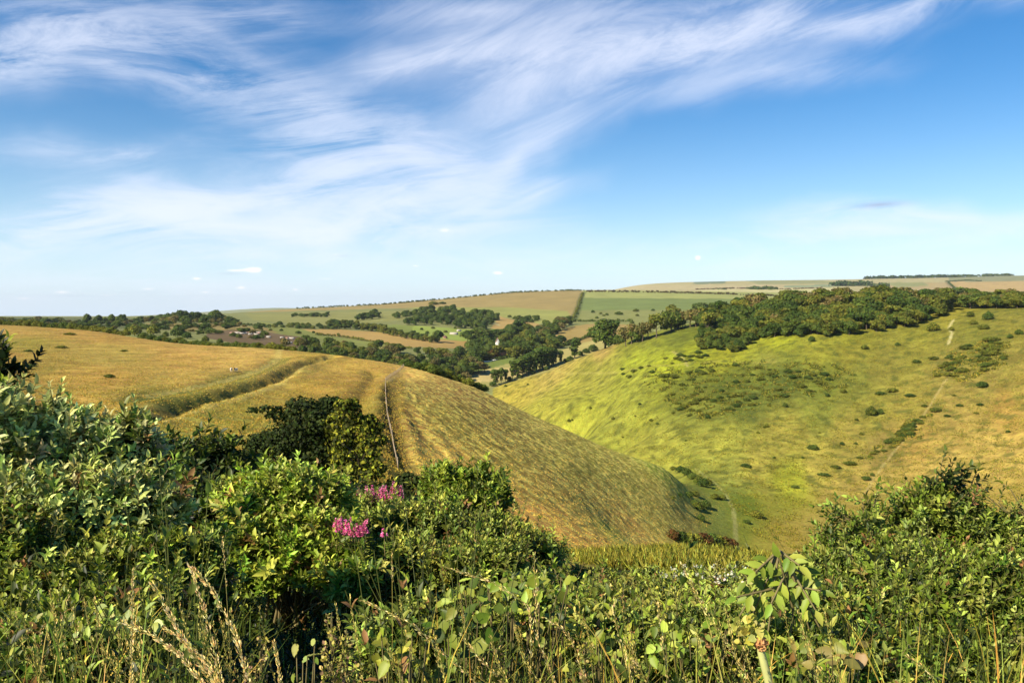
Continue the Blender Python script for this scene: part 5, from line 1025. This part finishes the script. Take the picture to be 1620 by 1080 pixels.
# pink willowherb
M_PETAL = leaf_mat('petals', .6, .35, .2, .95, 1.3)
def willowherb(px, py, d, h_px, label, group, seed):
    r = np.random.default_rng(seed); top = np.array(sight(px, py, d)); L_ = hpx(h_px, d); foot = on(px + r.uniform(-3, 3), d); off = np.array(foot)
    L_ *= r.uniform(.65, 1.35); top[2] += r.uniform(-.03, .05); t = empty('willowherb', foot, label, 'flower', group); n = int(70 * max(1, L_ / .15)); f = r.random(n) ** .8; a = r.uniform(0, 6.28, n); rad = .019 * f + .003
    P = top - np.c_[0 * f, 0 * f, L_ * f] + np.c_[np.cos(a) * rad, np.sin(a) * rad, 0 * f]; P[:, 0] += (r.normal(0, .02)) * (1 - f)
    V, Fs, C = scatter(BROAD, P, np.c_[np.cos(a), np.sin(a), .2 + 0 * a], rdir(n, r) + [0, 0, 1], (.014 + .012 * f), palette(n, [(240, 134, 200), (220, 100, 180), (248, 170, 220), (190, 84, 156)], r, .12), 1.2)
    mesh_np('flower_spike', V - off, Fs, M_PETAL, t, C)
    s = tubes(off[None], (top - [0, 0, L_ * .2])[None], .006, .004, lin((140, 90, 60)) * .6, 4); mesh_np('stem', s[0] - off, s[1], M_TWIG, t, s[2])
    m = 44; ff = r.uniform(.35, .95, m); P = off + (top - [0, 0, L_] - off) * ff[:, None]; a = r.uniform(0, 6.28, m)
    V, Fs, C = scatter(LEAF8, P, np.c_[np.cos(a), np.sin(a), .3 + 0 * a], np.tile([0, 0, 1.], (m, 1)), .11 * r.uniform(.7, 1.2, m), palette(m, HRB, r, .15), .6); mesh_np('leaves', V - off, Fs, M_LEAF, t, C)
for i, (x, y, h) in enumerate([(566, 782, 14), (572, 780, 16), (579, 775, 15), (588, 779, 14), (592, 769, 22), (601, 773, 18), (605, 767, 24), (612, 770, 22), (617, 775, 17), (624, 767, 24), (630, 771, 20), (636, 770, 20), (609, 778, 16), (598, 781, 14)]):
    willowherb(x, y - 2, 11.0, h + 5, 'tall pink willowherb spike in the row in front of the dark tree', 'willowherb spikes of the upper clump', 300 + i)
for i, (x, y, h) in enumerate([(536, 822, 18), (542, 824, 18), (548, 820, 20), (556, 817, 26), (561, 823, 20), (567, 828, 18), (573, 827, 20), (578, 833, 16), (608, 836, 9), (532, 826, 10), (553, 826, 18), (570, 836, 12)]):
    willowherb(x, y, 8.3, h + 1, 'magenta willowherb head in the lower clump by the yellow-green bush', 'willowherb heads of the lower clump', 330 + i)
# ------------------------------------------------------------------ the bank right at our feet
def low(X, Y):
    q = 810 + F * X / Y; return 1 - .5 * smooth(290, 360, q) * smooth(640, 560, q) * smooth(8, 5, Y)
def blades(name, label, n, u0, u1, d0, d1, h0, h1, pal, seed, wid=.006, mat=None, skip=None):
    r = np.random.default_rng(seed); d = np.exp(r.uniform(math.log(d0), math.log(d1), n)); u = r.uniform(u0, u1, n); X = u * d; Y = d
    if skip is not None: k = skip(X, Y, 810 + F * u, r); X, Y = X[k], Y[k]; n = len(X)
    Z = gz(X, Y) - .02; H = r.uniform(h0, h1, n) * low(X, Y); a = r.uniform(0, 6.28, n); lean = r.uniform(.05, .55, n) * H; w = wid * r.uniform(.6, 1.5, n); sa = a + r.uniform(1.2, 1.9, n)
    fr = np.array([0, .3, .6, .85, 1.0]); wd = np.array([1, .95, .75, .4, .05]); P = np.empty((n, 10, 3)); sx = np.cos(sa) * .5; sy = np.sin(sa) * .5
    for i, f in enumerate(fr):
        cx = X + np.cos(a) * lean * f ** 2.2; cy = Y + np.sin(a) * lean * f ** 2.2; cz = Z + H * (f - .18 * f ** 3 * (lean / H) * 2)
        P[:, 2 * i] = np.c_[cx - sx * w * wd[i] * 2, cy - sy * w * wd[i] * 2, cz]; P[:, 2 * i + 1] = np.c_[cx + sx * w * wd[i] * 2, cy + sy * w * wd[i] * 2, cz]
    f0 = np.array([(2 * i, 2 * i + 1, 2 * i + 3, 2 * i + 2) for i in range(4)]); Fs = (f0[None] + (np.arange(n) * 10)[:, None, None]).reshape(-1, 4)
    C = np.repeat(palette(n, pal, r, .2), 10, 0); return tag(mesh_np(name, P.reshape(-1, 3), Fs, mat or M_GRASS, None, C), label, 'grass', None, 'stuff')
GRN = [(132, 146, 56), (112, 130, 44), (150, 158, 70), (166, 160, 80), (92, 110, 36)]
blades('meadow_grass', 'thin green and straw grass blades along the bottom of the view', 3000, -.98, .98, 1.9, 4.2, .4, .95, GRN + GRN + GOLD, 71, .0028)
blades('hollow_grass', 'grass in the shaded hollow behind the near bank', 8000, -1.05, 1.05, 4.0, 14, .3, .6, BRM + ELD_D, 72, .005)  # dark blade colours carry part of the hollow's shade
def herb_layer(name, label, n, d0, d1, px0, px1, hlo, hhi, size, pal, seed, tpl=LEAF8, K=6, L_=.3):
    r = np.random.default_rng(seed); d = np.exp(r.uniform(math.log(d0), math.log(d1), n)); u = (r.uniform(px0, px1, n) - 810) / F; X = u * d; Z = gz(X, d)
    h = r.uniform(hlo, hhi, n) * np.clip(1 + 2.4 * fbm(X / .7, d / .9, 3), .12, 1.7) * low(X, d); P = np.c_[X, d, Z + h * .25]; Dn = unit(np.c_[r.normal(0, .28, (n, 2)), np.ones(n)])
    parts, tw = shoots(r, P, Dn, h * .8, K, None, size, pal, tpl, .003, 2, 1.05, .3, 1.2, .25); parts.append((tw[0], tw[1], tw[2]))
    V, Fs, C = join(parts); return tag(mesh_np(name, V, Fs, M_LEAF, None, C), label, 'undergrowth', None, 'stuff')
herb_layer('undergrowth', 'tangle of small-leaved weeds along the bottom of the view', 2000, 2.2, 4.6, -360, 2050, .35, .78, .036, HRB + BRM + ELD_D + ELD_D, 73)
herb_layer('ground_cover', 'ivy and nettles coloured dark for the shade of the hollow', 5200, 4.5, 9.5, -300, 2050, .12, .36, .055, ELD_D, 74)  # shade of the hollow painted into the leaf colours
herb_layer('ground_cover', 'leafy weeds spilling down the slope beyond the near bushes', 1800, 9, 17, 150, 860, .25, .6, .08, OLV + HRB, 75)
herb_layer('slope_cover', 'rough bramble and weeds over the steep bank further down', 3500, 22, 75, -60, 820, .5, 1.2, .30, OLV + BRM, 76)
for k_, (lob, lab) in enumerate([([(700, 1000, 3.4, 70, 40), (640, 1030, 3.2, 60, 40)], 'low bramble mound at the bottom left of centre'), ([(900, 985, 3.6, 90, 44), (960, 1015, 3.3, 70, 44), (840, 960, 3.8, 40, 36)], 'bramble mound in the bottom centre behind the grass stalks'),
    ([(1080, 1030, 3.3, 80, 46), (1150, 1010, 3.5, 60, 40)], 'bramble mound left of the pale broken stem'), ([(1330, 1060, 3.0, 110, 50), (1240, 1050, 3.1, 50, 44)], 'leafy mound at the bottom right under the big bush'), ([(60, 1060, 3.0, 120, 50), (180, 1050, 3.1, 70, 44)], 'leafy mound among the grass in the bottom left corner')]):
    bush('bramble_mound', lab, 'undergrowth', lob, 620, .16, 5, .036, HRB + RGT + [(160, 168, 90)], ft(lob[0][0], lob[0][2]), 240 + k_, LEAF8, 1500, None, .8, 2, 1.05, .4, ELD_D, None, .0025, .35, 2, .4)
# bright broad-leaved bramble plants close by
BRD = [(160, 176, 70), (128, 150, 52), (178, 190, 92), (96, 120, 40)]
def broad_plant(px, py, d, n, size, label, seed, spreadpx=60, pal=BRD, name='broad_leaved_bramble', rise=40):
    r = np.random.default_rng(seed); foot = on(px, d); off = np.array(foot); t = empty(name, foot, label, 'plant'); u, tt = ray(px + r.normal(0, spreadpx * .5, n), py + np.abs(r.normal(0, rise, n)))
    dd = d * (1 + r.normal(0, .05, n)); P = np.c_[u * dd, dd, CZ + tt * dd]; nr = unit(rdir(n, r) * .6 + np.array([-.35, -.5, .75])); f = unit(np.cross(nr, rdir(n, r))); f[:, 2] -= .25
    V, Fs, C = scatter(HEART, P, f, nr, size * .85 * r.uniform(.5, 1.15, n), palette(n, pal, r, .22) * .85, r.uniform(.7, 1.1, n)); mesh_np('leaves', V - off, Fs, M_LEAF, t, C)
    k = min(n, 26); s = tubes(np.repeat(off[None], k, 0) + r.normal(0, .02, (k, 3)), P[:k], .004, .002, lin((120, 90, 60)) * .6, 3); mesh_np('stems', s[0] - off, s[1], M_TWIG, t, s[2])
broad_plant(800, 920, 2.9, 60, .065, 'bramble sprays with rounded leaves in the bottom centre', 201, 95)
broad_plant(725, 975, 2.7, 30, .075, 'dark glossy broad leaves low in the bottom centre', 202, 60, [(70, 96, 30), (96, 124, 40), (130, 150, 60)])
broad_plant(860, 905, 3.0, 20, .06, 'taller bramble tip with two pale leaves in the bottom centre', 203, 35)
broad_plant(630, 1000, 2.4, 22, .06, 'sunlit yellow-green jagged leaves beside the thin upright stalk', 204, 40, [(178, 176, 74), (150, 154, 56)])
broad_plant(470, 1005, 2.4, 9, .05, 'few round pale leaves on thin stalks at the lower left centre', 205, 30, [(160, 172, 96), (130, 146, 60)])
broad_plant(960, 1000, 2.7, 30, .055, 'small-leaved bramble sprig right of the bottom centre', 206, 60)
broad_plant(180, 960, 3.0, 40, .06, 'leafy sprigs among the grass at the lower left', 207, 110, ELD)
broad_plant(1100, 985, 2.9, 60, .05, 'mixed pale leaves left of the big-leaved sapling', 208, 70)
broad_plant(1320, 1010, 2.6, 40, .06, 'mottled yellowish leaves under the right foreground bush', 209, 70, [(170, 172, 80), (140, 150, 60), (150, 140, 80)])
# big-leaved sapling in front of the right bush
def sapling():
    r = np.random.default_rng(88); d = 3.0; foot = on(1230, d); off = np.array(foot); t = empty('elder_sapling', foot, 'sapling with large drooping pale-edged leaves left of the right foreground bush', 'plant')
    nodes_ = [(1250, 1010), (1255, 965), (1246, 925), (1248, 895), (1232, 870)]; st = [off] + [np.array(sight(x, y, d)) for x, y in nodes_]; A = st[:-1]; B = st[1:]; parts = []; TA = list(A); TB = list(B)
    tips = [(1180, 905), (1165, 930), (1195, 890), (1215, 880), (1290, 950), (1285, 900), (1300, 920), (1205, 925), (1190, 960), (1265, 880), (1232, 868), (1220, 940), (1280, 980), (1170, 960), (1215, 985), (1300, 985)]
    for (x, y) in tips:
        e = np.array(sight(x, y + 14, d + r.uniform(-.12, .12))); s = st[1 + int(r.integers(0, 5))]; TA.append(s); TB.append(e); k = 5
        ax = unit((e - s)[None])[0]
        for i in range(k):
            q = s + (e - s) * (.45 + .55 * (i // 2) / 2.0); sd = (1 if i % 2 else -1) * unit(np.cross(ax, [0, -1, .3])[None])[0]; f = ax * (.5 if i < 4 else 1) + (sd * .8 if i < 4 else 0); f[2] -= .25
            parts.append(scatter(LEAF8, q[None], f[None], (np.array([[-.3, -.6, .7]]) + rdir(1, r) * .35), np.array([.062 * r.uniform(.8, 1.2)]), palette(1, [(122, 146, 52), (150, 168, 76), (104, 130, 46)], r, .12), 1.1))
    V, Fs, C = join(parts); mesh_np('leaves', V - off, Fs, M_LEAF, t, C); s = tubes(np.array(TA), np.array(TB), .006, .003, lin((150, 150, 70)) * .6, 5); mesh_np('stem', s[0] - off, s[1], M_TWIG, t, s[2])
sapling()
def cut_stem():
    d = 2.3; foot = on(1216, d); off = np.array(foot); r = np.random.default_rng(3); t = empty('hogweed_stem', foot, 'thick pale broken stem with brown knot and yellow leaves, right of centre', 'plant')
    c = [np.array(sight(x, y, d)) for x, y in ((1218, 1085), (1208, 1045), (1202, 1022), (1200, 1012))]; A = [off] + c[:-1]; s = tubes(np.array(A), np.array(c), np.array([.013, .0125, .012, .011]), np.array([.0125, .012, .011, .005]), lin((196, 196, 130)) * .8, 9)
    mesh_np('stem', s[0] - off, s[1], plain('pale_stem', lin((190, 192, 120)) * .8, .6, .2, 30), t)
    k = np.array(sight(1203, 1017, d)); V, Fs, C = crown_np(r, [(k[0], k[1] - .005, k[2], .016, .016, .018)], 160, .018, [(170, 130, 84), (196, 150, 104)], 1); mesh_np('knot', V - off, Fs, M_GRASS, t, C)
    parts = []
    for (x, y, s_) in [(1172, 992, .05), (1178, 1002, .05), (1184, 985, .045), (1168, 1004, .035), (1200, 994, .045), (1204, 1000, .04), (1186, 975, .035), (1160, 998, .025), (1190, 1008, .045), (1196, 985, .03)]:
        m = 5; q = np.array(sight(x, y, d)) + r.normal(0, .006, (m, 3)); parts.append(scatter(HEART, q, rdir(m, r), np.array([[-.3, -.8, .5]]) + rdir(m, r) * .4, s_ * .7 * r.uniform(.6, 1.1, m), palette(m, [(196, 192, 92), (180, 182, 80), (206, 202, 120)], r, .12), 1.0))
    V, Fs, C = join(parts); mesh_np('yellow_leaves', V - off, Fs, M_LEAF, t, C)
cut_stem()
M_STRAW = leaf_mat('straw', .6, .35, .2, 1.15, 1.35, .497, .49)
# seed-headed grass stalks
def stalk(pts, d, head_from, width, label, seed, group=None, pal=((236, 212, 150), (222, 192, 124), (244, 226, 176)), name='grass_stalk', n=150, stemc=(180, 170, 90)):
    """pts: photo points from the foot up to the tip; the last part carries the seed head"""
    r = np.random.default_rng(seed); P = np.array([list(sight(x, y, d)) for x, y in pts]); foot = on(pts[0][0], d); off = np.array(foot); P = np.vstack([off, P]) if P[0, 2] > off[2] + .05 else P
    s_ = np.linspace(0, 1, 26); seg = np.r_[0, np.cumsum(np.linalg.norm(np.diff(P, axis=0), axis=1))]; seg /= seg[-1]; Q = np.c_[[np.interp(s_, seg, P[:, i]) for i in range(3)]].T
    t = empty(name, foot, label, 'grass stalk', group); w0 = width * .10 + .0006; V, Fs, C = tubes(Q[:-1], Q[1:], w0, w0 * .8, lin(stemc) * .75, 4); mesh_np('stem', V - off, Fs, M_GRASS, t, C)
    f = np.clip(r.uniform(head_from, 1.0, n), 0, 1); base = np.c_[[np.interp(f, s_, Q[:, i]) for i in range(3)]].T; k = (f - head_from) / (1 - head_from); prof = np.sin(np.clip(k, 0, 1) * math.pi * .92 + .12) ** .7
    ax = unit(np.c_[[np.interp(np.clip(f + .03, 0, 1), s_, Q[:, i]) for i in range(3)]].T - np.c_[[np.interp(f - .03, s_, Q[:, i]) for i in range(3)]].T); sd = unit(np.cross(ax, rdir(n, r)))
    V, Fs, C = scatter(LEAF4, base + sd * (width * prof * r.uniform(.1, 1, n))[:, None], ax + sd * .45, sd, width * 1.5 * r.uniform(.7, 1.3, n) + .003, palette(n, pal, r, .14), .7); mesh_np('seed_head', V - off, Fs, M_STRAW, t, C)
big = [([(352, 1090), (330, 985), (300, 893)], 'straw seed head leaning left, rising highest of the lower-left cluster', .009), ([(396, 1090), (375, 1010), (335, 930), (302, 895)], 'thickest straw seed head arching up-left over the dark leaves', .010),
       ([(355, 1095), (300, 1030), (262, 960), (240, 922)], 'straw seed head curving over to the left in the lower-left cluster', .010), ([(330, 1095), (290, 1040), (240, 1003), (198, 985)], 'straw seed head bent almost level to the left', .010),
       ([(352, 1095), (330, 1050), (290, 1010), (258, 993)], 'short straw seed head tucked between the longer ones', .008), ([(445, 1095), (440, 1050), (433, 1015)], 'short brownish upright seed head right of the straw cluster', .007),
       ([(208, 1095), (209, 1000), (210, 900)], 'upright yellow-green grass spike standing straight at the lower left', .006)]
for i, (p, l, w) in enumerate(big): stalk(p, 1.9, .42 if i != 5 else .6, w * .62, l, 400 + i, None, n=260)
mid = [([(760, 1085), (650, 985), (570, 948)], 'slender seed head arching left across the lower centre'), ([(840, 960), (780, 920), (700, 895)], 'faint seed head leaning left above the bottom centre leaves'), ([(1180, 1060), (1120, 975), (1078, 890)], 'pale tall seed head leaning left near the white blossom'),
       ([(1000, 1080), (975, 990), (965, 925)], 'thin upright seed head right of the bottom centre'), ([(930, 1085), (900, 1000), (860, 975)], 'brownish seed head bending left in the bottom centre'), ([(1060, 1090), (1048, 1020), (1040, 955)], 'yellowish upright seed head left of the broken stem'),
       ([(880, 1085), (850, 1010), (845, 872)], 'fine tall seed head crossing the brow line in the centre'), ([(1480, 1085), (1470, 1060), (1432, 1035)], 'drooping pale seed head under the right foreground bush'), ([(800, 1085), (740, 1020), (728, 1000)], 'dark seed head low in the bottom centre')]
for i, (p, l) in enumerate(mid): stalk(p, 2.3, .5, .0055, l, 420 + i, None, n=110)
r_ = np.random.default_rng(9)
for i in range(64):
    x = r_.uniform(500, 1350) if i < 34 else r_.uniform(0, 420); y = r_.uniform(930, 1030); dx = r_.uniform(-55, 10); stalk([(x + r_.uniform(20, 60), 1095), (x + 12, (y + 1090) / 2), (x, y)], r_.uniform(2.0, 2.8), .6, .0045, 'thin grass stalk with a small seed head along the bottom edge', 450 + i, 'thin seeding grass stalks along the bottom edge', ((220, 200, 130), (200, 180, 104), (206, 196, 110)), n=80, stemc=(160, 160, 76))
stalk([(620, 1095), (621, 980), (620, 870)], 2.2, .9, .0025, 'single thin straight stalk standing upright in the lower centre', 500, None, n=30, stemc=(186, 170, 84))
stalk([(364, 1030), (358, 930), (352, 850)], 2.4, .85, .003, 'thin pale upright stalk with a loose tip before the dark hollow', 501, None, n=40, stemc=(176, 170, 96))
for i, (x, y) in enumerate([(92, 925), (104, 935), (98, 950), (112, 960), (120, 990), (86, 980), (64, 990)]): stalk([(x - 2, 1095), (x, 1010), (x + 3, y)], 2.2, .93, .003, ['leftmost-but-one thin green stalk in the lower-left grass', 'taller thin green stalk in the middle of the lower-left bunch', 'thin green stalk inside the lower-left bunch', 'thin green stalk right of the lower-left bunch centre', 'rightmost thin green stalk of the lower-left bunch', 'shorter thin green stalk left in the lower-left bunch', 'leftmost thin green stalk of the lower-left bunch'][i], 505 + i, 'thin green stalks at the lower left', n=16, stemc=(130, 150, 56))
# fleabane-like plants with bud clusters
def budded(px, py, d, label, seed, pal=((176, 172, 84), (196, 190, 110), (150, 156, 70)), top=((176, 150, 120), (190, 176, 120)), wpx=26):
    r = np.random.default_rng(seed); foot = on(px, d); off = np.array(foot); t = empty('bud_plant', foot, label, 'plant'); n = 34; top_ = np.array(sight(px, py, d)); W_ = wpx * d / F
    f = r.uniform(0, 1, n) ** .7; a = r.uniform(0, 6.28, n); e = top_ - np.c_[0 * f, 0 * f, f * .30] + np.c_[np.cos(a), np.sin(a), 0 * a] * (W_ * (.25 + .75 * f))[:, None]; s = top_ - np.c_[0 * f, 0 * f, f * .30 + .07]
    st = join([tubes(off[None], top_[None], .004, .002, lin((120, 140, 60)) * .6, 4), tubes(s, e, .002, .0015, lin((130, 146, 66)) * .6, 3)]); mesh_np('stem', st[0] - off, st[1], M_TWIG, t, st[2])
    m = 7; q = np.repeat(e, m, 0) + r.normal(0, .006, (n * m, 3)); V, Fs, C = scatter(BROAD, q, rdir(n * m, r) + [0, 0, .8], rdir(n * m, r), .012 * r.uniform(.7, 1.3, n * m), palette(n * m, pal + top, r, .12)); mesh_np('buds', V - off, Fs, M_LEAF, t, C)
    m = 60; f = r.uniform(0, 1, m); a = r.uniform(0, 6.28, m); q = top_ - np.c_[0 * f, 0 * f, .05 + f * .4]; V, Fs, C = scatter(LEAF8, q, np.c_[np.cos(a), np.sin(a), .7 + 0 * a], np.tile([0, 0, 1.], (m, 1)), .035 * r.uniform(.7, 1.3, m), palette(m, HRB, r, .15), .7); mesh_np('leaves', V - off, Fs, M_LEAF, t, C)
for i, (x, y, w, l) in enumerate([(525, 968, 22, 'bud-topped green plant standing tallest in the lower left centre'), (548, 995, 22, 'bud-topped plant close behind the tallest one, lower left centre'), (412, 1005, 22, 'pale bushy budded plant right of the straw seed heads'), (398, 1035, 26, 'lower pale budded plant at the bottom edge right of the straw seed heads'),
        (792, 1003, 12, 'small white-flowered bud head in the bottom centre'), (925, 1015, 10, 'little grey bud head right of the bottom centre'), (1000, 1040, 16, 'faded budded plant near the bottom right of centre')]):
    budded(x, y, 2.5, l, 520 + i, wpx=w)
# white bramble blossom
def blossom(name, label, n, x0, x1, y0, y1, d, s, seed):
    r = np.random.default_rng(seed); px = r.uniform(x0, x1, n); py = r.uniform(y0, y1, n) + 8 * noise2(px / 20, py_ := px * 0); u, t = ray(px, py); dd = d * r.uniform(.9, 1.02, n); P = np.c_[u * dd, dd, CZ + t * dd]; P = np.repeat(P, 4, 0) + r.normal(0, s * .5, (n * 4, 3))
    V, Fs, C = scatter(BROAD, P, rdir(n * 4, r), rdir(n * 4, r) + [-.3, -.6, .6], s * r.uniform(.6, 1.2, n * 4), palette(n * 4, [(226, 222, 214), (206, 202, 196)], r, .06), 1.4); tag(mesh_np(name, V, Fs, M_PETAL, None, C), label, 'blossom', None, 'stuff')
blossom('white_blossom', 'scattered white bramble blossom along the brow', 60, 1040, 1190, 892, 916, 9.0, .02, 91)
blossom('white_blossom', 'larger white blossom patch by the big-leaved sapling', 9, 1135, 1175, 908, 925, 6.5, .022, 92)
# ------------------------------------------------------------------ air
def build_haze():
    x0, x1, y0, y1 = -32000, 32000, -70, 21000
    z0 = float(min(v for v in np.array([c for c in ground.bound_box])[:, 2])) - 1; z1 = float(np.array([c for c in ground.bound_box])[:, 2].max()) + 40; z1 = max(z1, CZ + 5)
    V = np.array([(x, y, z) for x in (x0, x1) for y in (y0, y1) for z in (z0, z1)], float); f = np.array([(0, 1, 3, 2), (4, 6, 7, 5), (0, 4, 5, 1), (2, 3, 7, 6), (0, 2, 6, 4), (1, 5, 7, 3)])
    xb = max(abs(np.array([c for c in ground.bound_box])[:, 0]).max(), 1) + 50; V[:, 0] = np.sign(V[:, 0]) * xb
    m = bpy.data.materials.new('haze'); nt, N, L = nodes(m); out = N.new('ShaderNodeOutputMaterial'); v = N.new('ShaderNodeVolumePrincipled'); L.new(v.outputs[0], out.inputs['Volume'])
    v.inputs['Density'].default_value = HAZE; v.inputs['Color'].default_value = (.80, .88, 1.0, 1); v.inputs['Anisotropy'].default_value = .2
    o = mesh_np('haze', V, f, m); tag(o, kind='stuff'); tag(o, 'thin bluish haze over the far downs', 'haze')
HAZE = 0.000025
build_haze()
